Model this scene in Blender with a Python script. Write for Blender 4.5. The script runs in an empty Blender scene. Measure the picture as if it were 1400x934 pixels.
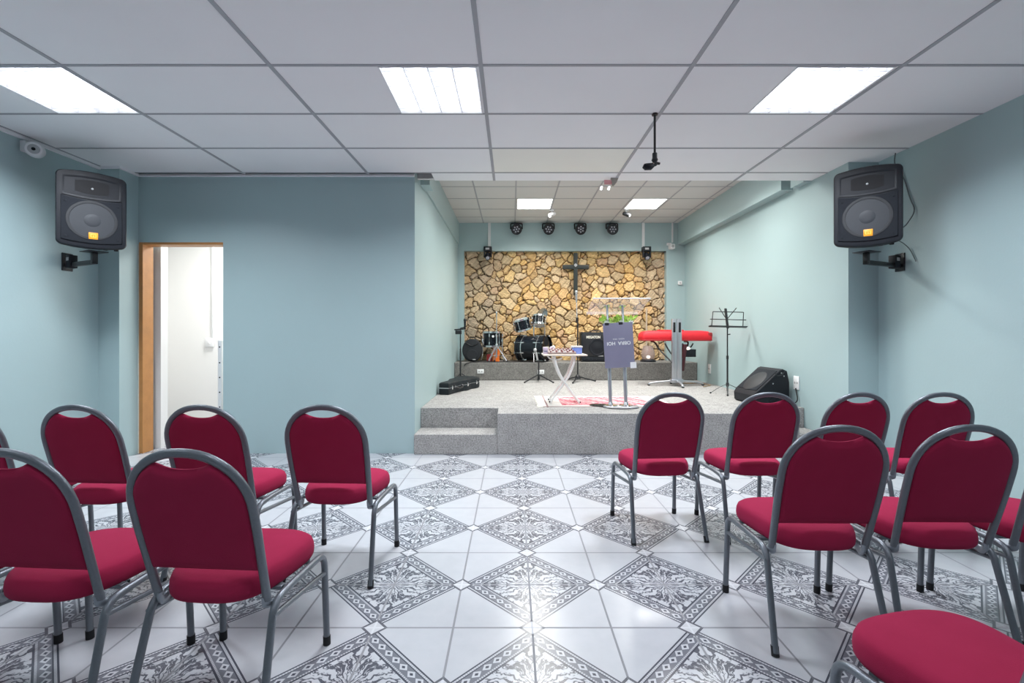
import bpy, bmesh, math, random
import numpy as np
from mathutils import Vector, Matrix

random.seed(11)
scene = bpy.context.scene
COL = scene.collection
PI = math.pi

# ------------------------------------------------------------------ helpers
def link(o, parent=None):
    COL.objects.link(o)
    if parent is not None:
        o.parent = parent
    return o

def tag(o, label=None, cat=None, group=None, kind=None):
    if label: o['label'] = label
    if cat: o['category'] = cat
    if group: o['group'] = group
    if kind: o['kind'] = kind
    return o

def thing(name, label, cat, loc=(0, 0, 0), rz=0.0, group=None):
    o = bpy.data.objects.new(name, None)
    o.empty_display_size = 0.05
    o.location = loc
    o.rotation_euler = (0, 0, rz)
    link(o)
    return tag(o, label, cat, group)

def fillet(pts, r, n=6):
    """round the inner corners of a polyline"""
    pts = [Vector(p) for p in pts]
    out = [pts[0]]
    for i in range(1, len(pts) - 1):
        a, b, c = pts[i - 1], pts[i], pts[i + 1]
        d1, d2 = (a - b), (c - b)
        k = min(r, d1.length * .49, d2.length * .49)
        p, q = b + d1.normalized() * k, b + d2.normalized() * k
        for j in range(n + 1):
            t = j / n
            out.append(p * (1 - t) ** 2 + b * 2 * t * (1 - t) + q * t * t)
    out.append(pts[-1])
    return out

class MB:
    """collects shapes into one mesh"""
    def __init__(self, M=None):
        self.bm = bmesh.new()
        self.M = M or Matrix.Identity(4)
    def v(self, p):
        return self.bm.verts.new(self.M @ Vector(p))
    def face(self, vs):
        try:
            return self.bm.faces.new(vs)
        except ValueError:
            return None
    def box(self, lo, hi, M=None, bevel=0.0, seg=2):
        M = M or Matrix.Identity(4)
        x0, y0, z0 = lo; x1, y1, z1 = hi
        P = [(x0,y0,z0),(x1,y0,z0),(x1,y1,z0),(x0,y1,z0),(x0,y0,z1),(x1,y0,z1),(x1,y1,z1),(x0,y1,z1)]
        vs = [self.v(M @ Vector(p)) for p in P]
        fs = [self.face([vs[i] for i in f]) for f in ((0,3,2,1),(4,5,6,7),(0,1,5,4),(1,2,6,5),(2,3,7,6),(3,0,4,7))]
        if bevel > 0:
            es = list({e for f in fs for e in f.edges})
            bmesh.ops.bevel(self.bm, geom=es, offset=bevel, segments=seg, profile=.5, affect='EDGES')
        return self
    def cbox(self, c, s, M=None, bevel=0.0):
        T = Matrix.Translation(Vector(c)) @ (M or Matrix.Identity(4))
        return self.box((-s[0]/2,-s[1]/2,-s[2]/2), (s[0]/2,s[1]/2,s[2]/2), T, bevel)
    def tube(self, pts, r, seg=10, r2=None, ref=(0, 0, 1), cap=True, closed=False):
        """r: radius or list; r2: second half-axis of an oval section, measured along ref"""
        pts = [Vector(p) for p in pts]
        n = len(pts)
        R = r if isinstance(r, (list, tuple)) else [r] * n
        rings = []
        up = None
        for i, p in enumerate(pts):
            if closed:
                t = (pts[(i + 1) % n] - pts[i - 1])
            else:
                t = pts[min(i + 1, n - 1)] - pts[max(i - 1, 0)]
            t.normalize()
            if up is None or r2 is not None:
                rv = Vector(ref)
                if abs(rv.dot(t)) > .95:
                    rv = Vector((1, 0, 0)) if abs(t.x) < .9 else Vector((0, 1, 0))
            else:
                rv = up
            b = (rv - t * rv.dot(t)).normalized()
            a = t.cross(b).normalized()
            up = b
            rr2 = R[i] if r2 is None else r2
            rings.append([self.v(p + a * (R[i] * math.cos(2*PI*k/seg)) + b * (rr2 * math.sin(2*PI*k/seg))) for k in range(seg)])
        m = n if closed else n - 1
        for i in range(m):
            A, B = rings[i], rings[(i + 1) % n]
            for k in range(seg):
                self.face([A[k], A[(k+1) % seg], B[(k+1) % seg], B[k]])
        if cap and not closed:
            self.face(rings[0][::-1]); self.face(rings[-1])
        return self
    def cyl(self, p0, p1, r, r1=None, seg=20):
        return self.tube([p0, p1], [r, r if r1 is None else r1], seg)
    def lathe(self, prof, M=None, seg=32, cap=True):
        """prof: (radius, height) pairs around local z"""
        M = M or Matrix.Identity(4)
        rings = []
        for (r, z) in prof:
            rings.append([self.v(M @ Vector((r*math.cos(2*PI*k/seg), r*math.sin(2*PI*k/seg), z))) for k in range(seg)])
        for A, B in zip(rings[:-1], rings[1:]):
            for k in range(seg):
                self.face([A[k], A[(k+1) % seg], B[(k+1) % seg], B[k]])
        if cap:
            self.face(rings[0][::-1]); self.face(rings[-1])
        return self
    def loft(self, rings, cap=True):
        R = [[self.v(p) for p in ring] for ring in rings]
        n = len(R[0])
        for A, B in zip(R[:-1], R[1:]):
            for k in range(n):
                self.face([A[k], A[(k+1) % n], B[(k+1) % n], B[k]])
        if cap:
            self.face(R[0][::-1]); self.face(R[-1])
        return self
    def ball(self, c, r, seg=16, M=None):
        s = r if isinstance(r, (tuple, list)) else (r, r, r)
        T = self.M @ Matrix.Translation(Vector(c)) @ (M or Matrix.Identity(4)) @ Matrix.Diagonal((s[0], s[1], s[2], 1))
        bmesh.ops.create_uvsphere(self.bm, u_segments=seg, v_segments=max(6, seg // 2), radius=1, matrix=T)
        return self
    def build(self, name, mat, parent=None, smooth=40, bevel=0.0, mats=None):
        bm = self.bm
        bmesh.ops.recalc_face_normals(bm, faces=bm.faces[:])
        me = bpy.data.meshes.new(name)
        bm.to_mesh(me); bm.free()
        for m in (mats or [mat]):
            me.materials.append(m)
        if smooth:
            me.polygons.foreach_set('use_smooth', [True] * len(me.polygons))
            try:
                me.set_sharp_from_angle(angle=math.radians(smooth))
            except Exception:
                pass
        o = bpy.data.objects.new(name, me)
        link(o, parent)
        if bevel > 0:
            b = o.modifiers.new('edge', 'BEVEL'); b.width = bevel; b.segments = 2; b.limit_method = 'ANGLE'
            b.angle_limit = math.radians(35)
        return o

def rot_between(z_axis, up=(0, 0, 1)):
    """matrix whose local z points along z_axis, local y near up"""
    z = Vector(z_axis).normalized(); u = Vector(up)
    if abs(z.dot(u)) > .98: u = Vector((0, 1, 0))
    x = u.cross(z).normalized(); y = z.cross(x)
    return Matrix((x, y, z)).transposed().to_4x4()

def copy_tree(o, parent=None):
    c = o.copy()
    link(c, parent)
    for ch in list(o.children):
        copy_tree(ch, c)
    return c

def text(name, s, size, mat, parent, M, bold=0.0, ext=.0008):
    cu = bpy.data.curves.new(name, 'FONT')
    cu.body = s; cu.size = size; cu.align_x = 'CENTER'; cu.align_y = 'CENTER'; cu.extrude = ext; cu.offset = bold
    cu.materials.append(mat)
    tmp = bpy.data.objects.new(name, cu)
    COL.objects.link(tmp)
    me = bpy.data.meshes.new_from_object(tmp.evaluated_get(bpy.context.evaluated_depsgraph_get()))
    bpy.data.objects.remove(tmp); bpy.data.curves.remove(cu)
    me.transform(M)
    o = bpy.data.objects.new(name, me)
    return link(o, parent)

# ------------------------------------------------------------------ node maths
class N:
    def __init__(self, nt, s): self.nt, self.s = nt, s
    def op(self, kind, *args, clamp=False):
        n = self.nt.nodes.new('ShaderNodeMath'); n.operation = kind; n.use_clamp = clamp
        for i, a in enumerate((self,) + args):
            if isinstance(a, N): self.nt.links.new(a.s, n.inputs[i])
            else: n.inputs[i].default_value = a
        return N(self.nt, n.outputs[0])
    def __add__(s, o): return s.op('ADD', o)
    __radd__ = __add__
    def __mul__(s, o): return s.op('MULTIPLY', o)
    __rmul__ = __mul__
    def __sub__(s, o): return s.op('SUBTRACT', o)
    def __rsub__(s, o): return (s * -1) + o
    def __truediv__(s, o): return s.op('DIVIDE', o)
    def lt(s, o): return s.op('LESS_THAN', o)
    def gt(s, o): return s.op('GREATER_THAN', o)
    def mn(s, o): return s.op('MINIMUM', o)
    def mx(s, o): return s.op('MAXIMUM', o)
    def abs(s): return s.op('ABSOLUTE')
    def fract(s): return s.op('FRACT')
    def sin(s): return s.op('SINE')
    def between(s, a, b): return s.gt(a) * s.lt(b)

def new_mat(name):
    m = bpy.data.materials.new(name); m.use_nodes = True
    nt = m.node_tree
    return m, nt, nt.nodes['Principled BSDF']

def obj_coord(nt):
    n = nt.nodes.new('ShaderNodeTexCoord'); return n.outputs['Object']

def noise(nt, vec, scale, detail=3, rough=.55, dist=0.0):
    n = nt.nodes.new('ShaderNodeTexNoise')
    n.inputs['Scale'].default_value = scale; n.inputs['Detail'].default_value = detail
    n.inputs['Roughness'].default_value = rough; n.inputs['Distortion'].default_value = dist
    if vec is not None: nt.links.new(vec, n.inputs['Vector'])
    return n.outputs['Fac']

def mix(nt, fac, a, b):
    n = nt.nodes.new('ShaderNodeMix'); n.data_type = 'RGBA'
    for sock, val in ((n.inputs[0], fac), (n.inputs[6], a), (n.inputs[7], b)):
        if isinstance(val, N): nt.links.new(val.s, sock)
        elif isinstance(val, bpy.types.NodeSocket): nt.links.new(val, sock)
        elif isinstance(val, (int, float)): sock.default_value = val
        else: sock.default_value = (*val, 1)
    return n.outputs[2]

def bump(nt, bsdf, height, strength, dist=.01):
    b = nt.nodes.new('ShaderNodeBump'); b.inputs['Strength'].default_value = strength
    b.inputs['Distance'].default_value = dist
    nt.links.new(height, b.inputs['Height']); nt.links.new(b.outputs[0], bsdf.inputs['Normal'])

def plain(name, c, rough=.5, metal=0.0, var=.08, scale=25, bumpk=0.0, spec=.5, coat=0.0, bscale=None):
    m, nt, b = new_mat(name)
    co = obj_coord(nt)
    f = noise(nt, co, scale, 4)
    lo = tuple(x * (1 - var) for x in c); hi = tuple(min(1, x * (1 + var)) for x in c)
    nt.links.new(mix(nt, f, lo, hi), b.inputs['Base Color'])
    b.inputs['Roughness'].default_value = rough; b.inputs['Metallic'].default_value = metal
    b.inputs['Specular IOR Level'].default_value = spec
    b.inputs['Coat Weight'].default_value = coat
    if bumpk: bump(nt, b, noise(nt, co, bscale or scale * 4, 3), bumpk)
    return m

def emit(name, c, k):
    m, nt, b = new_mat(name)
    b.inputs['Base Color'].default_value = (.9, .9, .9, 1)
    b.inputs['Emission Color'].default_value = (*c, 1)
    b.inputs['Emission Strength'].default_value = k
    return m

def glassy(name, c, alpha, rough=.08):
    """clear plastic sheet: mostly see-through with a glossy skin"""
    m, nt, b = new_mat(name)
    b.inputs['Base Color'].default_value = (*c, 1)
    b.inputs['Roughness'].default_value = rough
    b.inputs['Alpha'].default_value = alpha
    return m

# ------------------------------------------------------------------ materials
M_wall = plain('teal_paint', (.375, .497, .512), .42, var=.035, scale=1.6, bumpk=.06, bscale=60)
M_white_wall = plain('white_paint', (.80, .80, .79), .6, var=.02, scale=2)
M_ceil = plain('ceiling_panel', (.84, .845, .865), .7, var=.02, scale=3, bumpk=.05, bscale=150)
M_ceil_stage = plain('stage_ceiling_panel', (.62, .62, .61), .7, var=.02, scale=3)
M_ceil_old = plain('yellowed_panel', (.84, .83, .77), .7, var=.03, scale=3)
M_grid = plain('grid_bar', (.36, .37, .40), .5, var=.03)
M_wood = plain('orange_wood', (.46, .21, .065), .45, var=.25, scale=9, bumpk=.05)
M_pale = plain('pale_filler', (.62, .58, .5), .8, var=.2, scale=30)
M_fabric = None
M_chrome = plain('chrome', (.75, .76, .78), .16, 1.0, var=.02)
M_alu = plain('brushed_aluminium', (.50, .52, .56), .35, .85, var=.04)
M_black = plain('black_plastic', (.011, .013, .018), .5, var=.2, bumpk=.08, bscale=300, spec=.28)
M_blackm = plain('black_metal', (.014, .015, .018), .35, var=.1)
M_gloss = plain('gloss_black', (.006, .009, .014), .25, var=.1, spec=.35)
M_rubber = plain('rubber', (.01, .01, .012), .8, var=.1)
M_grille = plain('speaker_grille', (.017, .020, .026), .7, 0.0, spec=.2, var=.12, scale=60, bumpk=.5, bscale=500)
M_cone = plain('speaker_cone', (.026, .030, .037), .6, var=.1, scale=50)
M_conering = plain('speaker_surround', (.013, .015, .019), .6, var=.1)
M_orange = plain('orange_badge', (.95, .36, .02), .4, var=.05)
M_badgemark = plain('badge_mark', (1.0, .62, .12), .4, var=.02)
M_white = plain('white_plastic', (.78, .79, .80), .4, var=.02)
M_offwhite = plain('offwhite_enamel', (.86, .85, .83), .35, var=.03)
M_head = plain('drum_head', (.72, .74, .76), .4, var=.03)
M_red = plain('red_cover', (.66, .010, .022), .62, var=.12, scale=14, bumpk=.15)
M_brass = plain('cymbal', (.42, .47, .50), .25, .9, var=.05)
M_leather = plain('black_vinyl', (.011, .016, .020), .5, var=.15, bumpk=.3, bscale=350, spec=.3)
M_bag = plain('black_nylon', (.014, .017, .022), .75, var=.2, bumpk=.3, bscale=250)
M_orangebox = plain('orange_box', (.78, .17, .02), .5, var=.1)
M_redbox = plain('dark_red', (.34, .025, .03), .5, var=.1)
M_purple = plain('lilac_panel', (.225, .22, .315), .4, var=.12, scale=5)
M_blue = plain('blue_plastic', (.22, .32, .80), .4, var=.1)
M_lilac = plain('lilac_plastic', (.62, .52, .66), .4, var=.06)
M_mixer = plain('mixer_panel', (.26, .20, .19), .5, var=.1)
M_knob = plain('knob', (.20, .03, .04), .4, var=.2)
M_cream = plain('cream_letters', (.78, .76, .66), .5, var=.02)
M_leaf = plain('leaf', (.40, .62, .10), .5, var=.35, scale=14)
M_flower = plain('petal', (.80, .86, .78), .6, var=.05)
M_table = plain('table_top', (.74, .66, .58), .4, var=.04)
M_acrylic = glassy('clear_acrylic', (.80, .74, .72), .22, .2)
M_smoke = glassy('smoky_acrylic', (.03, .035, .035), .8)
M_frost = glassy('frosted_acrylic', (.42, .33, .31), .42, .25)
M_gel = glassy('pink_acrylic', (.85, .42, .45), .75, .2)
M_greymic = plain('grey_mic', (.45, .46, .47), .4, .3, var=.05)
M_tube_main = emit('tube_light', (.93, .95, 1.0), 4.5)
M_panel_light = emit('panel_light', (1.0, 1.0, .97), 7.0)
M_spot = emit('spot_lamp', (1, 1, .96), 4.0)
M_lamp_glow = emit('floor_lamp_bulb', (1.0, .88, .72), 5.0)
M_emerg = emit('emergency_lamp', (1.0, 1.0, 1.0), 1.6)

# chair cloth
def make_fabric():
    m, nt, b = new_mat('burgundy_cloth')
    co = obj_coord(nt)
    f = noise(nt, co, 7, 4)
    nt.links.new(mix(nt, f, (.27, .014, .050), (.34, .021, .068)), b.inputs['Base Color'])
    b.inputs['Roughness'].default_value = .85
    b.inputs['Specular IOR Level'].default_value = .08
    b.inputs['Sheen Weight'].default_value = .05
    b.inputs['Sheen Tint'].default_value = (1, .45, .62, 1)
    bump(nt, b, noise(nt, co, 500, 2), .25, .002)
    return m
M_fabric = make_fabric()
M_frame = plain('hammered_grey_paint', (.17, .188, .212), .30, .5, var=.12, scale=120, bumpk=.12, bscale=260)
M_bracket = plain('pale_grey_bracket', (.30, .33, .37), .35, .5, var=.1, scale=60)

def make_carpet(name, c, k=.45):
    m, nt, b = new_mat(name)
    co = obj_coord(nt)
    f1 = N(nt, noise(nt, co, 75, 3, .7)); f2 = N(nt, noise(nt, co, 9, 3))
    f = ((f1 - .5) * 2.6 + .5 + (f2 - .5) * .5).op('ADD', 0, clamp=True)
    nt.links.new(mix(nt, f, tuple(x*(1-k) for x in c), tuple(x*(1+k) for x in c)), b.inputs['Base Color'])
    b.inputs['Roughness'].default_value = .95; b.inputs['Specular IOR Level'].default_value = .1
    bump(nt, b, noise(nt, co, 260, 2), .5, .006)
    return m
M_carpet = make_carpet('grey_carpet', (.345, .337, .33))
M_carpet_dark = make_carpet('dark_grey_carpet', (.205, .20, .19))

def make_floor():
    m, nt, b = new_mat('patterned_tiles')
    g = nt.nodes.new('ShaderNodeSeparateXYZ'); nt.links.new(obj_coord(nt), g.inputs[0])
    x, y = N(nt, g.outputs[0]), N(nt, g.outputs[1])
    s = .3333
    U = (x - .0853) / s
    V = (y - (1.9536 + s)) / s
    u = U.op('PINGPONG', 1.0); v = V.op('PINGPONG', 1.0)
    d = u + v
    t = (1 - d) / .315
    w = (u - v) * .5 + .5
    # veins, radiating from the centre of each dark diamond
    cv = nt.nodes.new('ShaderNodeCombineXYZ')
    nt.links.new(u.s, cv.inputs[0]); nt.links.new(v.s, cv.inputs[1])
    n1 = N(nt, noise(nt, cv.outputs[0], 5.5, 2, .5)); n2 = N(nt, noise(nt, cv.outputs[0], 15, 1, .5))
    ang = v.op('ARCTAN2', u + .002)
    rad = (u * u + v * v).op('SQRT')
    n3 = N(nt, noise(nt, cv.outputs[0], 38, 2, .6))
    pv = nt.nodes.new('ShaderNodeCombineXYZ')
    bend = (n1 - .5) * 1.5
    nt.links.new(((ang + bend * .55) * 5.2 + rad * 1.3).s, pv.inputs[0]); nt.links.new((rad * 2.6 + (n2 - .5) * .8).s, pv.inputs[1])
    n4 = N(nt, noise(nt, pv.outputs[0], 1.75, 4, .55, .35))
    wav = ((ang + bend * .35) * 24.0 + (n2 - .5) * 7.0).sin()
    wav2 = ((u * 1.2 + v * .5) * 24.0 + (n1 - .5) * 26.0 + (n2 - .5) * 6.0).sin()
    body = (n4 - .5) * 9.0 + wav * .42 + wav2 * .16 + (n3 - .5) * .7
    vein = ((body - .10) * 2.6).op('ADD', .5, clamp=True)
    inner = t.gt(1.0)
    white = (.50, .515, .55); dark = (.065, .07, .09); grey = (.165, .172, .20)
    c_vein = mix(nt, vein * .93, white, dark)
    # border band with a chain of lozenges
    a = ((w * 9.0).fract() - .5).abs(); q = (t - .5).abs()
    r = a / .46 + q / .225
    loz = r.lt(1.0) * (1 - r.lt(.42))
    dash1 = ((w * 46.0).fract()).lt(.5)
    lineset = t.lt(.085) + t.between(.20, .26) + t.between(.90, 1.0) + t.between(.80, .90) * dash1 * .55 + t.between(.085, .20) * dash1 * .35
    lightset = t.between(.085, .20) + t.between(.80, .90)
    c_band = mix(nt, lightset.op('ADD', 0, clamp=True), grey, white)
    c_band = mix(nt, loz, c_band, white)
    c_band = mix(nt, lineset.op('ADD', 0, clamp=True), c_band, dark)
    core = r.lt(.42)
    c_band = mix(nt, core, c_band, dark)
    nz = N(nt, noise(nt, obj_coord(nt), 14, 4))
    c_plain = mix(nt, nz, (.44, .455, .49), (.51, .52, .55))
    col = mix(nt, inner, c_band, c_vein)
    col = mix(nt, d.gt(1.0), col, c_plain)
    grout = (.21, .215, .235)
    g1 = u.mn(1 - u).mn(v.mn(1 - v)).lt(.0135)
    col = mix(nt, g1, col, grout)
    cab = ((1 - u) + v).mn(u + (1 - v))
    col = mix(nt, cab.lt(.172), col, (.11, .115, .135))
    col = mix(nt, cab.lt(.128), col, (.52, .53, .56))
    nt.links.new(col, b.inputs['Base Color'])
    rn = N(nt, noise(nt, obj_coord(nt), 5, 3))
    rough = (rn * .10 + .17) + g1 * .4
    nt.links.new(rough.s, b.inputs['Roughness'])
    b.inputs['Specular IOR Level'].default_value = .55
    hgt = (1 - g1) * 1.0 + (N(nt, noise(nt, obj_coord(nt), 22, 3)) * .25)
    bump(nt, b, hgt.s, .12, .004)
    return m
M_floor = make_floor()

def make_rug():
    m, nt, b = new_mat('red_white_rug')
    g = nt.nodes.new('ShaderNodeSeparateXYZ'); nt.links.new(obj_coord(nt), g.inputs[0])
    x, y = N(nt, g.outputs[0]), N(nt, g.outputs[1])
    n1 = N(nt, noise(nt, obj_coord(nt), 9, 3, .6))
    k = ((x * 62).sin() * (y * 54).sin() * 1.2 + (x * 21 + y * 17).sin() * .5 + (n1 - .5) * 3.0)
    red = (k * 2.0 + .75).op('ADD', 0, clamp=True)
    # plain pale border round the red field, with a thin dark edge line
    ex = x.mn(1.48 - x); ey = y.mn(.88 - y)
    field = ex.gt(.22) * ey.gt(.09)
    col = mix(nt, red * .85, (.68, .44, .44), (.55, .07, .12))
    col = mix(nt, field, (.74, .71, .67), col)
    line = ey.between(.0, .03) + ex.between(.04, .06)
    col = mix(nt, line.op('ADD', 0, clamp=True), col, (.30, .20, .20))
    nt.links.new(col, b.inputs['Base Color']); b.inputs['Roughness'].default_value = .95
    bump(nt, b, noise(nt, obj_coord(nt), 220, 2), .4, .004)
    return m
M_rug = make_rug()

# ------------------------------------------------------------------ measures
FX, CX, CY = 633.0, 700.0, 455.0
EYE = 1.245
XL, XR = -4.06, 3.50            # side walls of the hall
YB = 4.776                      # wall with the doorway
ZC = 2.875                      # hall ceiling
SXL, SXR = -1.0035, 3.213       # side walls of the stage
SYB = 8.60                      # beam above the stone wall
ZS = 3.285                      # stage ceiling
ST, RZ = .42, .73               # stage floor, drum riser
YREAR = -4.2
# ------------------------------------------------------------------ room shell
def struct(name, mb, mat, parent=None, smooth=0, bevel=0, mats=None):
    o = mb.build(name, mat, parent, smooth=smooth, bevel=bevel, mats=mats)
    o['kind'] = 'structure'
    return o

struct('floor', MB().box((-4.3, YREAR, -.1), (3.8, 4.80, 0)), M_floor)

# side walls, piers, rear wall
struct('wall_left', MB().box((XL - .15, YREAR, 0), (XL, 4.80, 3.4)), M_wall)
struct('wall_right', MB().box((XR, YREAR, 0), (XR + .15, 4.80, 3.4)), M_wall)
struct('wall_rear', MB().box((XL - .15, YREAR - .15, 0), (XR + .15, YREAR, 3.4)), M_wall)
struct('wall_pier_left', MB().box((XL, 4.543, 0), (-3.854, YB, ZC + .2)), M_wall)
struct('wall_pier_right', MB().box((SXR, 4.422, 0), (XR, 4.8, ZC + .2)), M_wall)

# wall with the doorway
DX0, DX1, DZ = -3.825, -2.98, 2.158
mb = MB()
mb.box((XL, YB, 0), (DX0 - .02, YB + .135, 3.4))
mb.box((DX0 - .02, YB, DZ + .02), (DX1, YB + .135, 3.4))
mb.box((DX1, YB, 0), (SXL, YB + .135, 3.4))
struct('wall_doorway', mb, M_wall)
# stage walls
struct('wall_stage_left', MB().box((SXL - .135, YB + .135, 0), (SXL, 9.0, 3.5)), M_wall)
struct('wall_stage_right', MB().box((SXR, 4.80, 0), (SXR + .3, 9.0, 3.5)), M_wall)
mb = MB()
mb.box((SXL, SYB, 2.767), (SXR, 9.0, 3.5))
mb.box((SXL, SYB, 0), (-.89, 9.0, 2.767))
mb.box((2.867, SYB, 0), (SXR, 9.0, 2.767))
struct('wall_stage_back', mb, M_wall)
struct('trim_stage_right', MB().box((3.08, 5.30, 2.88), (SXR, SYB, 3.4)), M_wall)
struct('trim_stage_left', MB().box((SXL, 5.30, 2.88), (SXL + .022, SYB, 3.4)), M_wall)
struct('trim_girder_left', MB().box((SXL, 5.08, 2.868), (SXL + .10, 5.30, 3.4)), M_wall)
struct('trim_girder_right', MB().box((SXR - .085, 4.965, 2.868), (SXR, 5.20, 3.4)), M_wall)

# doorway lining
mb = MB()
mb.box((DX0 - .02, YB - .004, 0), (DX0 + .018, YB + .14, DZ + .02))
struct('trim_doorway_jamb', mb, M_wood, bevel=.003)
struct('trim_doorway_head', MB().box((DX0 + .018, YB - .002, DZ - .004), (DX1, YB + .14, DZ + .02)), M_wood, bevel=.003)
mb = MB()
zz = 0
while zz < DZ:
    h = random.uniform(.05, .16); w_ = random.uniform(.006, .016)
    mb.box((DX0 - .02 - w_, YB - .006, zz), (DX0 - .019, YB + .002, min(DZ, zz + h))); zz += h
struct('trim_doorway_filler', mb, M_pale)

# white side room behind the doorway
struct('floor_side_room', MB().box((-5.2, YB + .02, -.1), (SXL - .14, 7.2, 0)), M_floor)
mb = MB()
mb.box((-5.2, 6.4, 0), (SXL - .14, 6.55, 2.9))
mb.box((-5.2, YB + .14, 0), (-5.05, 6.4, 2.9))
mb.box((-2.30, YB + .14, 0), (-2.15, 6.4, 2.9))
struct('wall_side_room', mb, M_white_wall)
struct('wall_side_room_return', MB().box((-5.05, 4.99, 0), (-3.785, 5.09, 2.9)), M_white_wall)
struct('ceiling_side_room', MB().box((-5.2, YB + .14, 2.7), (-2.15, 6.55, 2.8)), M_white_wall)

# hall ceiling: a grid of lay-in panels with openings for the light fittings
GX = [-4.03, -2.745, -1.475, -.19, 1.10, 2.38]
GY = [2.819 - .629 * k for k in range(11, 0, -1)] + [2.819, 3.445, 4.086, 4.711]
fit_x = [(-3.36, -2.76), (-.825, -.215), (1.745, 2.355)]
fit_rows = [(2.835, 3.435), (.319, .919), (-2.197, -1.597)]
xs = sorted(set([XL] + GX + [XR] + [a for f in fit_x for a in f]))
ys = sorted(set([YREAR] + GY + [4.96] + [a for f in fit_rows for a in f]))
mb = MB(); mb_old = None
cells_old = []
for i in range(len(xs) - 1):
    for j in range(len(ys) - 1):
        cx, cy = (xs[i] + xs[i+1]) / 2, (ys[j] + ys[j+1]) / 2
        if any(a < cx < b for a, b in fit_x) and any(a < cy < b for a, b in fit_rows): continue
        if cy > YB and (cx < SXL or cx > SXR): continue
        y1 = ys[j+1]
        x0, x1 = xs[i], xs[i+1]
        if y1 > YB + .01:
            x0, x1 = max(x0, SXL), min(x1, SXR)
            if x1 <= x0: continue
        mb.box((x0, ys[j], ZC), (x1, y1, ZC + .012))
        if -.19 <= cx <= 1.10 and 4.086 < cy < 4.711:
            for f in list(mb.bm.faces)[-6:]: f.material_index = 1
for k in range(len(xs) - 1):                       # strip over the wall head on the stage opening side
    pass
struct('ceiling', mb, None, mats=[M_ceil, M_ceil_old])
mb = MB()
for gx in GX:
    mb.box((gx - .013, YREAR, ZC - .005), (gx + .013, 4.95 if SXL < gx < SXR else YB, ZC + .002))
for gy in GY:
    mb.box((XL, gy - .0095, ZC - .004), (XR, gy + .0095, ZC + .002))
struct('trim_ceiling_grid', mb, M_grid)
mb = MB()
mb.box((XL, YREAR, ZC - .028), (XL + .026, 4.543, ZC))
mb.box((-3.854, YB - .024, ZC - .022), (SXL, YB, ZC))
mb.box((XL, 4.52, ZC - .022), (-3.83, 4.543, ZC))
mb.box((-3.854, 4.53, ZC - .022), (-3.832, YB, ZC))
struct('trim_ceiling_edge', mb, M_ceil)
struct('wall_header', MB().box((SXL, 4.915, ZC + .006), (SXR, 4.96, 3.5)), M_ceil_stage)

# stage ceiling
SGX = [-.531 + .586 * k for k in range(-1, 8)]
SGY = [8.60 - .20 - .574 * k for k in range(0, 7)][::-1]
sfit = [(.078, .630), (1.838, 2.375)]
SY0, SY1 = 7.04, 7.63
SF0, SF1 = 5.315, 5.88
SROWS = [(SY0, SY1), (SF0, SF1)]
sx = sorted(set([SXL, SXR] + [a for f in sfit for a in f])); sy = [4.94, SF0, SF1, SY0, SY1, 8.7]
mb = MB()
for i in range(len(sx) - 1):
    for j in range(5):
        cx, cy = (sx[i] + sx[i+1]) / 2, (sy[j] + sy[j+1]) / 2
        if any(a < cx < b for a, b in sfit) and any(a < cy < b for a, b in SROWS): continue
        mb.box((sx[i], sy[j], ZS), (sx[i+1], sy[j+1], ZS + .012))
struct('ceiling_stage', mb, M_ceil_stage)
mb = MB()
def clear(x0, x1, y0, y1):
    return not any(a - .001 < (x0 + x1) / 2 < b + .001 for a, b in sfit) or not any(a < (y0 + y1) / 2 < b for a, b in SROWS)
for gx in SGX:
    if not SXL < gx < SXR: continue
    for y0, y1 in ((4.96, SF0), (SF0, SF1), (SF1, SY0), (SY0, SY1), (SY1, SYB)):
        if clear(gx, gx, y0, y1): mb.box((gx - .010, y0, ZS - .004), (gx + .010, y1, ZS + .002))
for gy in (5.31, 5.885, 6.46, 7.035, 7.635, 8.16):
    mb.box((SXL, gy - .008, ZS - .004), (SXR, gy + .008, ZS + .002))
struct('trim_stage_ceiling_grid', mb, M_grid)
struct('ceiling_slab', MB().box((-5.2, YREAR - .2, 3.5), (4.0, 9.1, 3.6)), M_white_wall)

# stage platform with its steps
mb = MB()
plan = [(SXL, 5.09), (-.15, 5.09), (-.15, 4.733), (2.94, 4.733), (2.94, 5.09), (SXR, 5.09), (SXR, 9.0), (SXL, 9.0)]
mb.loft([[(x, y, 0) for x, y in plan], [(x, y, ST) for x, y in plan]])
mb.box((SXL, 4.733, 0), (-.15, 5.09, .205))
mb.box((2.94, 4.733, 0), (SXR - .005, 5.09, .205))
struct('floor_stage', mb, M_carpet, bevel=.008)
mb = MB()
mb.box((SXL + .002, 8.02, ST), (SXR - .002, 8.9, RZ))
struct('floor_drum_riser', mb, M_carpet_dark, bevel=.012)

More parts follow.
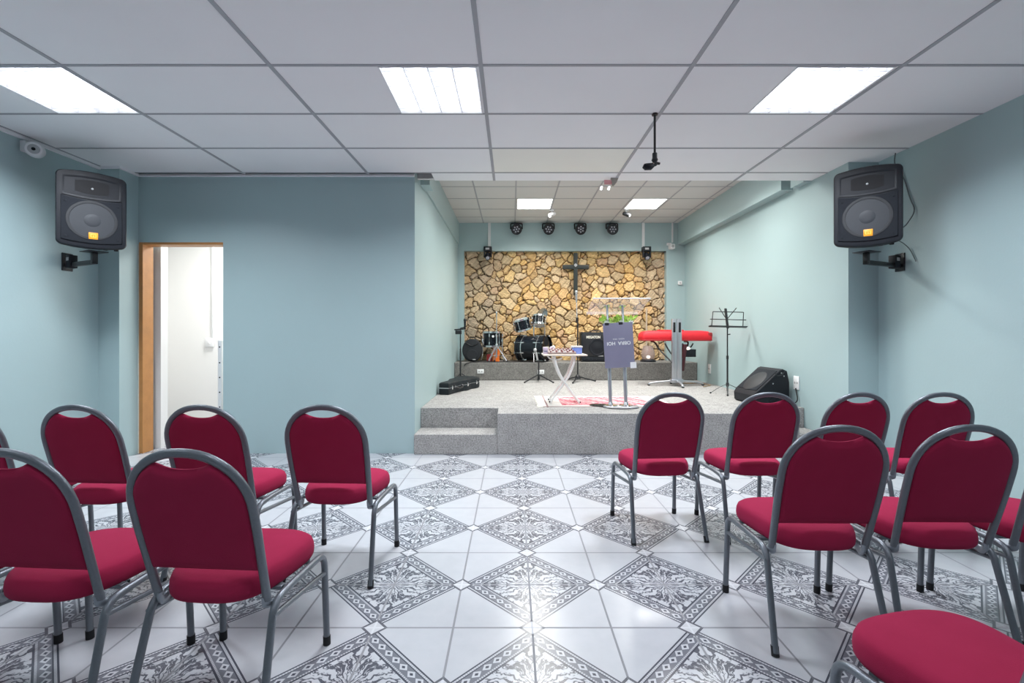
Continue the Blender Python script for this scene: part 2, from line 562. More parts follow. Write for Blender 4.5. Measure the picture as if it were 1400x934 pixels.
# ------------------------------------------------------------------ stone wall
def stone_wall():
    rng = np.random.default_rng(5)
    x0, x1, z0, z1 = -.90, 2.877, RZ - .02, 2.775
    nx, nz = 470, 258
    X, Z = np.meshgrid(np.linspace(x0, x1, nx), np.linspace(z0, z1, nz))
    # loose blue-noise seeds of two sizes
    pts = []
    rad = []
    for big, tries in ((.150, 1200), (.095, 1500), (.055, 1500)):
        for _ in range(tries):
            p = np.array([rng.uniform(x0 - .1, x1 + .1), rng.uniform(z0 - .1, z1 + .1)])
            rr = big * rng.uniform(.85, 1.2)
            if all((p[0]-q[0])**2 * .75 + (p[1]-q[1])**2 * 1.3 > (.5 * (rr + s)) ** 2 for q, s in zip(pts, rad)):
                pts.append(p); rad.append(rr)
    P = np.array(pts); W = np.array(rad)
    def vn(fx, ph):      # cheap smooth noise
        return (np.sin(X*fx + ph) * np.cos(Z*fx*1.13 + ph*2.1) + .6*np.sin(X*fx*2.3 - Z*fx*1.9 + ph*3.3) + .4*np.cos(Z*fx*3.1 + X*fx*.7 + ph))
    Xw = X + .007 * vn(21, 1.0) + .004 * vn(57, 2.0); Zw = Z + .007 * vn(23, 4.0) + .004 * vn(61, 5.0)
    f1 = np.full(X.shape, 9.0); f2 = np.full(X.shape, 9.0); idx = np.zeros(X.shape, int)
    th = rng.uniform(0, PI, len(P)); st = rng.uniform(1.0, 1.7, len(P))
    for k in range(len(P)):
        dx, dz = Xw - P[k, 0], Zw - P[k, 1]
        c, s = math.cos(th[k]), math.sin(th[k])
        a, b = dx * c + dz * s, -dx * s + dz * c
        d = np.sqrt((a / st[k]) ** 2 + (b * 1.05) ** 2) - W[k] * .5
        m1 = d < f1
        f2 = np.where(m1, f1, np.minimum(f2, d)); idx = np.where(m1, k, idx); f1 = np.where(m1, d, f1)
    e = f2 - f1
    tt = np.clip((e - .001) / .026, 0, 1); prof = tt * tt * (3 - 2 * tt)
    tilt = rng.uniform(-.16, .16, (len(P), 2)); lift = rng.uniform(.7, 1.15, len(P))
    h = prof * (.048 * lift[idx] + tilt[idx, 0] * (X - P[idx, 0]) + tilt[idx, 1] * (Z - P[idx, 1]) + .004 * vn(48, 7.0) + .0025 * vn(120, 3.0))
    Y = 8.745 - h
    co = np.stack([X, Y, Z], -1).reshape(-1, 3)
    i = np.arange(nz - 1)[:, None] * nx + np.arange(nx - 1)[None, :]
    F = np.stack([i, i + 1, i + nx + 1, i + nx], -1).reshape(-1, 4)
    me = bpy.data.meshes.new('wall_stone')
    me.vertices.add(len(co)); me.vertices.foreach_set('co', co.ravel())
    me.loops.add(F.size); me.loops.foreach_set('vertex_index', F.ravel())
    me.polygons.add(len(F)); me.polygons.foreach_set('loop_start', np.arange(0, F.size, 4))
    me.polygons.foreach_set('loop_total', np.full(len(F), 4))
    me.update(); me.validate()
    me.polygons.foreach_set('use_smooth', [True] * len(F))
    pal = np.array([(.58,.38,.175),(.62,.43,.21),(.55,.36,.175),(.63,.47,.27),(.58,.37,.15),(.52,.36,.21),(.57,.43,.27),(.50,.37,.22),(.64,.45,.21),(.55,.36,.21)])
    cs = 1.12 * pal[rng.integers(0, len(pal), len(P))] * rng.uniform(.82, 1.12, (len(P), 1))
    grey = np.array((.43, .37, .31))
    # the stones towards the two ends are of a greyer kind
    px = P[:, 0]; kk = np.clip((.02 - px) / .55, 0, 1) * .55 + np.clip((px - 2.45) / .3, 0, 1) * .4
    kk = np.clip(kk * rng.uniform(.5, 1.2, len(P)), 0, .9)[:, None]
    cs = cs * (1 - kk) + grey * kk * rng.uniform(.75, 1.2, (len(P), 1))
    c = cs[idx] * (1 + .10 * vn(33, 9.0) + .07 * vn(90, 6.0))[..., None]
    joint = np.clip((e - .002) / .010, 0, 1)[..., None]
    c = c * joint + np.array((.060, .040, .024)) * (1 - joint)
    col = np.concatenate([np.clip(c, 0, 1), np.ones(c.shape[:2] + (1,))], -1).reshape(-1, 4)
    at = me.color_attributes.new('stone', 'FLOAT_COLOR', 'POINT'); at.data.foreach_set('color', col.astype(np.float32).ravel())
    m, nt, b = new_mat('rough_stone')
    a = nt.nodes.new('ShaderNodeAttribute'); a.attribute_name = 'stone'
    nt.links.new(a.outputs['Color'], b.inputs['Base Color']); b.inputs['Roughness'].default_value = .8
    b.inputs['Specular IOR Level'].default_value = .25
    bump(nt, b, noise(nt, obj_coord(nt), 60, 5), .5, .01)
    me.materials.append(m)
    o = bpy.data.objects.new('wall_stone', me); link(o); o['kind'] = 'structure'
    # body behind the facing
    struct('wall_stone_backing', MB().box((-.89, 8.76, 0), (2.867, 9.0, 2.767)), M_wall)
stone_wall()

# ------------------------------------------------------------------ light fittings
def area_light(name, loc, sx, sy, watts, color, spread, parent):
    L = bpy.data.lights.new(name, 'AREA'); L.shape = 'RECTANGLE'; L.size = sx; L.size_y = sy
    L.energy = watts; L.color = color; L.spread = math.radians(spread)
    o = bpy.data.objects.new(name, L); o.location = loc
    link(o, parent)
    return o

def troffer(label, cx, cy, share=1.0):
    t = thing('ceiling_light', label, 'ceiling light', (cx, cy, ZC), 0, 'louvred ceiling lights of the hall')
    hx, hy = .300, .298
    mb = MB()
    mb.box((-hx, -hy, .090), (hx, hy, .097))
    for s in (-1, 1):
        mb.box((s*hx - .004, -hy, -.004), (s*hx + .004, hy, .095))
        mb.box((-hx, s*hy - .004, -.004), (hx, s*hy + .004, .095))
    mb.build('housing', M_white, t, smooth=0)
    for k in range(4):
        x = -.225 + .15 * k
        MB().tube([(x, -.285, .055), (x, .285, .055)], .024, 12).build('lamp_tube', M_tube_main, t)
    for k in (-1, 0, 1):
        MB().box((k*.15 - .003, -hy + .004, .0), (k*.15 + .003, hy - .004, .045)).build('louvre_divider', M_chrome_louvre, t, smooth=0)
    mb = MB()
    for k in range(9):
        y = -.24 + .06 * k
        mb.box((-hx + .004, y - .0015, .004), (hx - .004, y + .0015, .034))
    mb.build('louvre_blades', M_chrome_louvre, t, smooth=0)
    area_light('lamp', (0, 0, .001), .56, .56, HALL_W * share, (.885, .935, 1.0), HALL_SPREAD, t)
    return t
M_chrome_louvre = plain('louvre_metal', (.72, .72, .76), .3, .7, var=.02)
HALL_W, HALL_SPREAD = 47.0, 148
troffer('square louvred ceiling light nearest the white security camera', sum(fit_x[0])/2, sum(fit_rows[0])/2)
troffer('square louvred ceiling light between the other two, above the aisle', sum(fit_x[1])/2, sum(fit_rows[0])/2)
troffer('square louvred ceiling light beside the rod of the hanging camera', sum(fit_x[2])/2, sum(fit_rows[0])/2)
for ri, nm in ((1, 'just behind the viewpoint'), (2, 'at the rear end of the hall')):
    for (a, b), side in zip(fit_x, ('left wall', 'middle', 'right wall')):
        o = troffer('square louvred ceiling light by the %s, %s' % (side, nm), (a + b)/2, sum(fit_rows[ri])/2, .20)

STAGE_W = 40.0
for (a, b), (SY0, SY1), lab in ((sfit[0], SROWS[0], 'flat glowing panel light in stage ceiling, left one of two in view'), (sfit[1], SROWS[0], 'flat glowing panel light in stage ceiling, right one of two in view'),
        (sfit[0], SROWS[1], 'flat panel light at stage front above the table, hidden by the hall ceiling edge'), (sfit[1], SROWS[1], 'flat panel light at stage front by the right beam, hidden by the hall ceiling edge')):
    t = thing('panel_light', lab, 'ceiling light', ((a+b)/2, (SY0+SY1)/2, ZS), 0, 'panel lights of the stage ceiling')
    hx, hy = (b-a)/2, (SY1-SY0)/2
    mb = MB()
    for s in (-1, 1):
        mb.box((min(s*hx, s*(hx-.012)), -hy, -.004), (max(s*hx, s*(hx-.012)), hy, .02))
        mb.box((-hx, min(s*hy, s*(hy-.012)), -.004), (hx, max(s*hy, s*(hy-.012)), .02))
    mb.build('frame', M_white, t, smooth=0)
    MB().box((-hx + .012, -hy + .012, .004), (hx - .012, hy - .012, .012)).build('diffuser', M_panel_light, t, smooth=0)
    area_light('lamp', (0, 0, .001), 2*hx - .03, 2*hy - .03, STAGE_W, (1.0, .985, .935), 145, t)
t = thing('panel_light', 'added flat panel light, out of view, lighting the white side room', 'ceiling light', (-3.3, 5.9, 2.70), 0)  # unseen lamp, added to brighten the side room behind the doorway
MB().box((-.3, -.2, -.02), (.3, .2, 0)).build('diffuser', M_panel_light, t, smooth=0)
area_light('lamp', (0, 0, -.022), .56, .36, 44, (1, .98, .95), 170, t)
# ------------------------------------------------------------------ banquet chairs
def lerp(a, b, t): return a + (b - a) * t
ARC_Z, ARC_TOP = .70, .886
def arc_w(z):
    """half width of the back frame centre line"""
    if z <= .62: return lerp(.185, .195, max(0, (z - .36) / .26))
    if z <= ARC_Z: return .195
    t = min(1, (z - ARC_Z) / (ARC_TOP - ARC_Z))
    return .195 * (max(0, 1 - t ** 2.15)) ** (1 / 2.15)
def lean(z): return -.128 - (z - .38) * .27

def make_chair():
    t = thing('banquet_chair', 'x', 'chair', (0, 0, 0), 0, 'burgundy banquet chairs')
    # seat cushion
    def outline(sc, n=56):
        pts = []
        for k in range(n):
            a = 2 * PI * k / n
            c, s = math.cos(a), math.sin(a)
            e = 2 / 3.6
            x = math.copysign(abs(c) ** e, c); y = math.copysign(abs(s) ** e, s)
            yy = y * .195
            w = lerp(.168, .221, (y + 1) / 2)
            bow = .020 * (1 - x * x) if y > 0 else .012 * (1 - x * x)
            pts.append((x * w * sc, (yy + math.copysign(bow, y) * abs(y)) * sc + .025))
        return pts
    rings = []
    for sc, z in ((.90, .383), (.965, .385), (.992, .395), (1.0, .412), (.992, .431), (.965, .447), (.91, .457), (.80, .464), (.6, .469), (.3, .472), (.02, .473)):
        rings.append([(x, y, z) for x, y in outline(sc)])
    MB().loft(rings).build('seat', M_fabric, t, smooth=60)
    # upholstered back
    nu, nv = 33, 24
    def inner_top(x):
        r = .195 - .010
        q = min(1, abs(x) / r)
        z = ARC_Z + (ARC_TOP - .012 - ARC_Z) * (max(0, 1 - q ** 2.15)) ** (1 / 2.15)
        d = abs(x) / .084
        if d < 1:
            z = min(z, .833 + .020 * d ** 2.4)
        return z
    grid = {}
    mb = MB()
    for side in (0, 1):
        for i in range(nu):
            u = -1 + 2 * i / (nu - 1)
            for j in range(nv):
                v = j / (nv - 1)
                us = math.copysign(abs(u) ** .85, u)
                zt = inner_top(us * .1845)
                z = lerp(.487, zt, v)
                x = us * (lerp(arc_w(min(z, ARC_Z)), .195, v) - .0105)
                puff = (1 - abs(us) ** 6) ** .5 * (1 - (2 * v - 1) ** 10) ** .5
                off = (.003 + .016 * puff) * (-1 if side == 0 else 1)
                if side == 1: off += .012 * puff
                grid[side, i, j] = mb.v((x, lean(z) + off, z))
    for i in range(nu - 1):
        for j in range(nv - 1):
            mb.face([grid[0,i,j], grid[0,i+1,j], grid[0,i+1,j+1], grid[0,i,j+1]])
            mb.face([grid[1,i,j], grid[1,i,j+1], grid[1,i+1,j+1], grid[1,i+1,j]])
    for i in range(nu - 1):
        for j in (0, nv - 1):
            mb.face([grid[0,i,j], grid[1,i,j], grid[1,i+1,j], grid[0,i+1,j]])
    for j in range(nv - 1):
        for i in (0, nu - 1):
            mb.face([grid[0,i,j], grid[0,i,j+1], grid[1,i,j+1], grid[1,i,j]])
    mb.build('backrest', M_fabric, t, smooth=60)
    # arch of the back frame
    pts = []
    for k in range(8): z = lerp(.378, ARC_Z, k / 8); pts.append((arc_w(z), lean(z), z))
    for k in range(25):
        a = PI * k / 24
        c, s = math.cos(a), math.sin(a); e = 2 / 2.15
        x = .195 * math.copysign(abs(c) ** e, c); z = ARC_Z + (ARC_TOP - ARC_Z) * abs(s) ** e
        pts.append((x, lean(z), z))
    for k in range(1, 9): z = lerp(ARC_Z, .378, k / 8); pts.append((-arc_w(z), lean(z), z))
    MB().tube(pts, .0145, 12, r2=.0115, ref=(0, 1, .15)).build('back_frame', M_frame, t, smooth=60)
    for s in (-1, 1):
        # front leg with its top bend, rear leg with its top bend, rail between, lower stretcher
        fl = fillet([(s*.217, .222, .012), (s*.214, .205, .372), (s*.211, .08, .374)], .055)
        l = MB().tube(fl, .0125, 12).build('leg', M_frame, t, smooth=60)
        MB().cyl((s*.217, .222, 0), (s*.217, .2205, .035), .0145, .0145).build('rubber_foot', M_rubber, l)
        rl = fillet([(s*.209, 0, .374), (s*.207, -.125, .370), (s*.222, -.222, .012)], .05)
        l = MB().tube(rl, .0125, 12, ref=(1, 0, 0), r2=.0125).build('leg', M_frame, t, smooth=60)
        MB().cyl((s*.222, -.222, 0), (s*.2205, -.2125, .035), .0145, .0145).build('rubber_foot', M_rubber, l)
        MB().tube([(s*.211, .082, .374), (s*.209, -.002, .374)], .0124, 12).build('side_rail', M_frame, t, smooth=60)
        MB().tube([(s*.215, .213, .292), (s*.2115, -.142, .332)], .0095, 10).build('stretcher', M_frame, t, smooth=60)
        br = fillet([(s*.181, lean(.378), .392), (s*.183, -.126, .360), (s*.192, -.095, .352), (s*.208, -.050, .368)], .03)
        MB().tube(br, .0165, 10, r2=.009, ref=(s*.6, -.2, -.4)).build('bracket', M_bracket, t, smooth=60)
        MB().tube([(s*.207, -.045, .374), (s*.150, -.040, .384)], .009, 8).build('seat_support', M_frame, t, smooth=60)
    for y in (.12, -.05):
        MB().box((-.195, y - .012, .372), (.195, y + .012, .386)).build('cross_bar', M_frame, t, bevel=.002)
    return t
chair0 = make_chair()
used = []
def place_chair(x, y, deg, label):
    c = chair0 if not used else copy_tree(chair0)
    used.append(c)
    c.location = (x, y, 0); c.rotation_euler = (0, 0, math.radians(deg))
    c['label'] = label
    return c
CHAIRS = [
 # front row left of the aisle
 (-.900, 2.49, -3, 'burgundy chair at the aisle end of the front left row, all four legs in view'),
 (-1.490, 2.49, -3, 'burgundy chair of the front left row standing right in front of the doorway'),
 (-2.095, 2.49, -3, 'burgundy chair of the front left row below the left wall loudspeaker'),
 (-2.675, 2.49, -2, 'burgundy chair of the front left row nearest the left wall, barely in view'),
 # second row left of the aisle
 (-.972, 1.645, -4, 'burgundy chair at the aisle end of the second left row, full back in view'),
 (-1.518, 1.650, -4, 'burgundy chair second from the aisle in the second left row, cut off at left'),
 (-2.055, 1.655, -4, 'burgundy chair third from the aisle in the second left row, only legs showing'),
 # front row right of the aisle
 (.918, 2.953, 4.5, 'burgundy chair at the aisle end of the front right row, before the pulpit'),
 (1.488, 2.955, 2.0, 'burgundy chair of the front right row standing before the black wedge monitor'),
 (2.018, 2.955, 3, 'burgundy chair of the front right row before the right wall pier'),
 (2.520, 2.955, -2, 'burgundy chair at the wall end of the front right row'),
 # second row right of the aisle
 (1.240, 2.00, -1, 'burgundy chair at the aisle end of the second right row, left legs open to view'),
 (1.743, 2.01, -1, 'burgundy chair in the middle of the second right row, just behind the nearest seat'),
 (2.240, 2.02, -1, 'burgundy chair at the wall end of the second right row, mostly cut off'),
 # nearest
 (1.125, 1.09, 12, 'burgundy chair nearest the viewer, only its broad seat in the bottom right corner'),
]
for c in CHAIRS: place_chair(*c)

# ------------------------------------------------------------------ wall loudspeakers
def loudspeaker(name, label, pos, yaw, group, wall):
    """local +y is the way the speaker faces; z up, origin at the bottom centre of the front"""
    t = thing(name, label, 'loudspeaker', pos, yaw, group)
    def ring(w, h, y, z0, arc, n=10, r=.034):
        # outline with bowed top and bottom and rounded corners, counter-clockwise seen from the front
        pts = []
        for cx, a0 in ((w/2 - r, 0), (-w/2 + r, PI/2), (-w/2 + r, PI), (w/2 - r, 3*PI/2)):
            top = a0 in (0, PI/2)
            cz = z0 + h - r if top else z0 + r
            for k in range(6):
                a = a0 + PI/2 * k / 5
                pts.append([cx + r*math.cos(a), y, cz + r*math.sin(a)])
            if a0 in (0, PI):
                for k in range(1, n):
                    s = 1 if a0 == 0 else -1
                    x = lerp(s*(w/2 - r), -s*(w/2 - r), k/n)
                    pts.append([x, y, (z0 + h) if a0 == 0 else z0])
        for p in pts:
            q = 1 - (2*p[0]/w)**2
            p[2] += arc * q * (1 if p[2] > z0 + h/2 else -1)
        return [tuple(p) for p in pts]
    W, H = .445, .595
    rings = [ring(W*.62, H*.86, -.36, .04, .006), ring(W*.70, H*.92, -.345, .025, .01), ring(W*.97, H*.995, -.06, .002, .024),
             ring(W, H, -.03, 0, .026), ring(W, H, -.006, 0, .026), ring(W*.975, H*.98, .006, .006, .024), ring(W*.93, H*.95, .008, .015, .022)]
    body = MB().loft(rings).build('cabinet', M_black, t, smooth=35)
    # horn flare in the upper third
    mb = MB()
    def hr(w, h, y, zc, n=10):
        pts = []
        for k in range(n + 1): x = lerp(w/2, -w/2, k/n); pts.append((x, y, zc + h/2 + .016*(1 - (2*x/w)**2)))
        for k in range(n + 1): x = lerp(-w/2, w/2, k/n); pts.append((x, y, zc - h/2 - .014*(1 - (2*x/w)**2)))
        return pts
    zc = H - .115
    mb.loft([hr(.365, .150, .008, zc), hr(.375, .160, .014, zc), hr(.362, .146, .0145, zc), hr(.345, .128, .0095, zc)])
    mb.build('horn_rim', M_black, t, smooth=35)
    mb = MB()
    mb.loft([hr(.342, .126, .0105, zc), hr(.29, .108, .0108, zc + .004), hr(.215, .088, .011, zc + .004)])
    mb.build('horn_flare', M_black, t, smooth=35)
    MB().loft([hr(.213, .087, .0112, zc + .004), hr(.19, .070, .0125, zc + .004)]).build('horn_throat', M_rubber, t, smooth=35)
    MB().ball((0, .013, zc - .005), (.009, .006, .009), 10).build('driver_tip', M_greymic, t)
    # grille with the woofer showing through
    def gr(w, z0, z1, y, n=12, r=.02):
        pts = []
        for k in range(n + 1): x = lerp(w/2, -w/2, k/n); pts.append((x, y, z1 - .020*(1 - (2*x/w)**2)))
        for k in range(n + 1): x = lerp(-w/2, w/2, k/n); pts.append((x, y, z0 - .020*(1 - (2*x/w)**2)))
        return pts
    MB().loft([gr(.385, .035, H - .200, .008), gr(.38, .038, H - .203, .016), gr(.36, .048, H - .213, .018)]).build('grille', M_grille, t, smooth=35)
    F = Matrix.Translation((0, .017, .208)) @ Matrix.Rotation(-PI/2, 4, 'X')
    MB().lathe([(.166, 0), (.163, .0035), (.152, .0045), (.143, .0035), (.142, .0008)], F, 40, cap=False).build('woofer_ring', M_conering, t)
    MB().lathe([(.142, .0012), (.100, .0022), (.055, .0016), (.052, .0016)], F, 40, cap=False).build('woofer_cone', M_cone, t)
    MB().lathe([(.054, .0015), (.045, .0040), (.025, .0056), (.003, .006)], F, 32).build('dust_cap', M_cone, t)
    for sx in (-1, 1):
        for z in (.060, H - .245):
            MB().lathe([(.010, 0), (.009, .003), (.003, .004)], Matrix.Translation((sx*.165, .0175, z)) @ Matrix.Rotation(-PI/2, 4, 'X'), 12).build('grille_screw', M_grille, t)
    b = MB().box((-.036, .017, .052), (.024, .0225, .108), bevel=.003).build('badge', M_orange, t)
    mk = MB()
    mk.box((-.024, .022, .066), (.012, .0235, .071)); mk.box((-.024, .022, .090), (.012, .0235, .094))
    mk.box((-.024, .022, .071), (-.019, .0235, .090)); mk.box((.007, .022, .071), (.012, .0235, .090)); mk.box((-.009, .022, .071), (-.004, .0235, .084))
    mk.build('badge_mark', M_badgemark, b)
    for x in (-.155, -.085):
        MB().cyl((x, -.05, -.022), (x, -.05, .006), .015, .017, 14).build('foot', M_rubber, t)
    MB().tube(fillet([(-.07, -.12, H + .018), (-.07, -.12, H + .034), (.03, -.12, H + .034), (.03, -.12, H + .018)], .01), .008, 8).build('top_handle', M_blackm, t)
    return t
SPK_R = Vector((2.865, 3.735)); SPK_L = Vector((-3.535, 3.90))
nr = Vector((-.61, -.79)).normalized(); nl = Vector((.69, -.72)).normalized()
loudspeaker('loudspeaker', 'black loudspeaker with orange badge, mounted on the right wall by the pier', (SPK_R.x, SPK_R.y, 1.968), math.atan2(nr.y, nr.x) - PI/2, 'wall loudspeakers', 1)
loudspeaker('loudspeaker', 'black loudspeaker with orange badge, mounted high on the left wall by the doorway', (SPK_L.x, SPK_L.y, 1.978), math.atan2(nl.y, nl.x) - PI/2, 'wall loudspeakers', -1)

def wall_bracket(label, wx, wy, ex, ey, z):
    t = thing('speaker_bracket', label, 'bracket', (wx, wy, z), 0, 'loudspeaker wall brackets')
    d = Vector((ex - wx, ey - wy, 0)); n = d.normalized(); s = Vector((-n.y, n.x, 0))
    R = Matrix(((n.x, s.x, 0, 0), (n.y, s.y, 0, 0), (0, 0, 1, 0), (0, 0, 0, 1)))
    sg = 1 if ex > wx else -1
    MB().box((0 if sg > 0 else -.012, -.05, -.05), (.012 if sg > 0 else 0, .05, .11), bevel=.003).build('wall_plate', M_blackm, t)
    MB().box((.01, -.018, -.018), (d.length, .018, .018), R, bevel=.004).build('arm', M_blackm, t)
    MB().box((d.length - .035, -.02, -.018), (d.length, .02, .085), R, bevel=.003).build('upright_lug', M_blackm, t)
    MB().box((.055, -.03, -.03), (.13, .03, .085), R, bevel=.004).build('pivot_block', M_black, t)
    MB().box((.07, -.0312, .035), (.115, .0312, .065), R, bevel=.001).build('sticker', M_greymic, t)
    MB().box((d.length - .10, -.07, .083), (d.length + .06, .07, .090), R, bevel=.002).build('support_plate', M_blackm, t)
    return t
wall_bracket('black steel bracket under the left wall loudspeaker', XL, 4.22, -3.60, 4.00, 1.858)
wall_bracket('black steel bracket under the right wall loudspeaker', XR, 4.17, 3.02, 3.96, 1.848)

M_cablegrey = plain('grey_cable', (.12, .15, .16), .5)
def cable(name, label, pts, r, mat, cat='cable', group=None):
    o = MB().tube(fillet(pts, .06, 5), r, 8).build(name, mat)
    return tag(o, label, cat, group)
cable('speaker_cable', 'thin dark cable from ceiling down the right wall behind the loudspeaker',
      [(XR - .03, 4.19, ZC - .004), (XR - .035, 4.20, 2.78), (XR - .010, 4.12, 2.62), (XR - .010, 4.06, 2.42), (XR - .010, 4.00, 2.30), (XR - .05, 4.08, 2.16), (3.20, 4.12, 2.12)], .005, M_cablegrey)
cable('speaker_cable', 'thin grey cable sagging low on the right wall beside the loudspeaker',
      [(3.20, 4.11, 2.10), (XR - .06, 4.10, 2.06), (XR - .010, 4.06, 1.98), (XR - .010, 4.02, 1.90), (XR - .010, 4.0, 1.86)], .004, M_cablegrey)

# ------------------------------------------------------------------ things on walls and ceiling of the hall
t = thing('security_camera', 'white boxy security camera at the top of the left wall', 'camera', (XL, 3.87, 2.78))
MB().box((0, -.055, -.035), (.05, .06, .055), bevel=.006).build('junction_box', M_white, t)
Rc = rot_between((.55, -.80, -.12))
MB(Matrix.Translation((.085, -.01, -.012)) @ Rc).lathe([(.045, -.055), (.058, -.045), (.062, 0), (.062, .035), (.052, .048)], None, 28).build('housing', M_white, t)
MB(Matrix.Translation((.085, -.01, -.012)) @ Rc).lathe([(.040, .046), (.036, .052), (.024, .054)], None, 24).build('lens_ring', M_greymic, t)
MB(Matrix.Translation((.085, -.01, -.012)) @ Rc).lathe([(.014, .050), (.013, .057), (.004, .059)], None, 16).build('lens', M_gloss, t)

t = thing('ceiling_camera', 'small black camera hanging on a thin rod from the hall ceiling', 'camera', (1.062, 3.445, ZC))
MB().lathe([(.022, -.012), (.022, 0)], None, 16).build('ceiling_plate', M_blackm, t)
MB().cyl((0, 0, -.30), (0, 0, -.008), .0085, seg=12).build('rod', M_blackm, t)
MB().lathe([(.012, -.29), (.018, -.295), (.018, -.33), (.024, -.345), (.014, -.365)], None, 16).build('clamp', M_blackm, t)
MB().tube(fillet([(.0, 0, -.352), (.012, 0, -.378), (-.028, -.005, -.392)], .01), .011, 10).build('swivel', M_blackm, t)
MB().cyl((.004, 0, -.368), (.038, .0, -.372), .013, .009, 12).build('knob', M_blackm, t)
MB().tube([(-.015, -.004, -.384), (-.035, -.007, -.396), (-.072, -.01, -.399), (-.088, -.01, -.392)], [.018, .026, .025, .016], 14).build('camera_head', M_black, t)

t = thing('emergency_light', 'small emergency light with pinkish sign plate under the ceiling edge', 'emergency light', (1.035, 4.885, ZC))
MB().loft([[(.005,-.02,0),(.085,-.02,0),(.085,.02,0),(.005,.02,0)], [(.02,-.02,-.05),(.065,-.02,-.05),(.065,.02,-.05),(.02,.02,-.05)], [(.012,-.015,-.085),(.035,-.015,-.085),(.035,.015,-.085),(.012,.015,-.085)]]).build('body', plain('beige_grey_plastic', (.42, .40, .35), .5), t, bevel=.002)
MB().box((-.062, -.004, -.066), (.022, .004, -.018), bevel=.002).build('sign_plate', M_gel, t)
MB().box((-.10, -.012, -.088), (.0, .012, -.080), bevel=.002).build('lamp_bar', M_greymic, t)
for x in (-.092, -.012):
    MB().tube([(x - .006, 0, -.122), (x + .004, 0, -.084)], .012, 12).build('lamp', M_emerg, t)

# small fittings in the side room
t = thing('light_switch', 'white light switch with conduit on the side room wall', 'switch', (-4.17, 6.4, 1.12))
MB().box((-.055, -.03, -.07), (.055, 0, .05), bevel=.004).build('plate', M_white, t)
MB().box((-.018, -.036, -.035), (.018, -.028, .015), bevel=.002).build('rocker', M_white, t)
MB().box((.03, -.022, .05), (.052, 0, 1.58), bevel=.002).build('conduit', M_white, t)
t = thing('shelf_standard', 'white slotted shelf upright just inside the doorway', 'shelf upright', (-3.165, 5.03, 0))
MB().box((-.020, -.018, 0), (.020, .018, 1.16), bevel=.002).build('post', M_white, t)
for z in (1.09, .92, .76, .60, .44):
    MB().cyl((0, -.0195, z), (0, -.017, z), .008, seg=10).build('slot', M_rubber, t)
# ------------------------------------------------------------------ stage lighting and wall fittings
def par_light(label, x, tip):
    t = thing('par_light', label, 'stage light', (x, SYB, 3.165), 0, 'round stage lights along the back beam')
    n = Vector((0, -1, -.28)).normalized(); R = Matrix.Translation((0, -.11, -.02)) @ rot_between(n)
    MB(R).lathe([(.05, -.085), (.085, -.07), (.094, .0), (.098, .07), (.098, .082), (.080, .082), (.078, .068)], None, 32).build('can', M_blackm, t)
    MB(R).lathe([(.076, .066), (.04, .072), (.003, .074)], None, 28).build('lens_plate', M_black, t)
    for k in range(6):
        a = k * PI / 3 + tip
        MB(R).lathe([(.0165, .070), (.0165, .078), (.008, .081)], Matrix.Translation((.046*math.cos(a), .046*math.sin(a), 0)), 12).build('lens', M_par, t)
    MB(R).lathe([(.0165, .070), (.0165, .079), (.008, .082)], None, 12).build('lens', M_par, t)
    y = [(-.105, -.11, -.02), (-.105, -.09, .085), (.105, -.09, .085), (.105, -.11, -.02)]
    MB().tube(fillet(y, .02), .012, 8, r2=.004, ref=(0, 1, 0)).build('yoke', M_blackm, t)
    MB().box((-.03, -.095, .075), (.03, 0, .098), bevel=.003).build('mount', M_blackm, t)
M_par = plain('par_lens', (.34, .35, .40), .2, var=.1)
for x, w_, k in ((.082, 'first from the left', .2), (.667, 'second from the left', .9), (1.252, 'third from the left', .5), (1.835, 'fourth from the left', 0)):
    par_light('round black stage light below stage ceiling, %s of four' % w_, x, k)

def beam_head(label, x):
    t = thing('moving_head', label, 'stage light', (x, SYB - .085, 2.767 + .06), 0, 'black stage lights at the ends of the back beam')
    MB().box((-.075, -.045, -.09), (.075, .083, .0), bevel=.008).build('base', M_black, t)
    for s in (-1, 1):
        MB().box((s*.062 - .012, -.04, -.20), (s*.062 + .012, .03, -.085), bevel=.005).build('arm', M_black, t)
    MB(Matrix.Translation((0, -.01, -.175)) @ rot_between((0, -.75, -.66))).lathe([(.03, -.075), (.048, -.06), (.05, .05), (.045, .065)], None, 24).build('head', M_black, t)
    MB(Matrix.Translation((0, -.01, -.175)) @ rot_between((0, -.75, -.66))).lathe([(.040, .064), (.02, .069), (.003, .070)], None, 20).build('lens', M_par, t)
    MB().box((-.04, -.046, -.06), (.03, -.044, -.025)).build('display', M_greymic, t)
beam_head('small black moving stage light under the beam above the cymbal bag', -.445)
beam_head('small black moving stage light under the beam at the keyboard end', 2.475)

def trunking(label, x, z0, z1, w=.045):
    o = MB().box((x - w/2, SYB - .022, z0), (x + w/2, SYB, z1)).build('cable_trunking', M_white, None, smooth=0, bevel=.003)
    tag(o, label, 'cable trunking', 'white cable trunking on the back beam')
trunking('white vertical cable trunking above the left moving stage light', -.42, 2.835, ZS, .05)
trunking('white vertical cable trunking above the right moving stage light', 2.435, 2.835, ZS, .05)
trunking('thin white cable trunking in the stage corner above the white camera', 2.975, 2.92, ZS, .028)

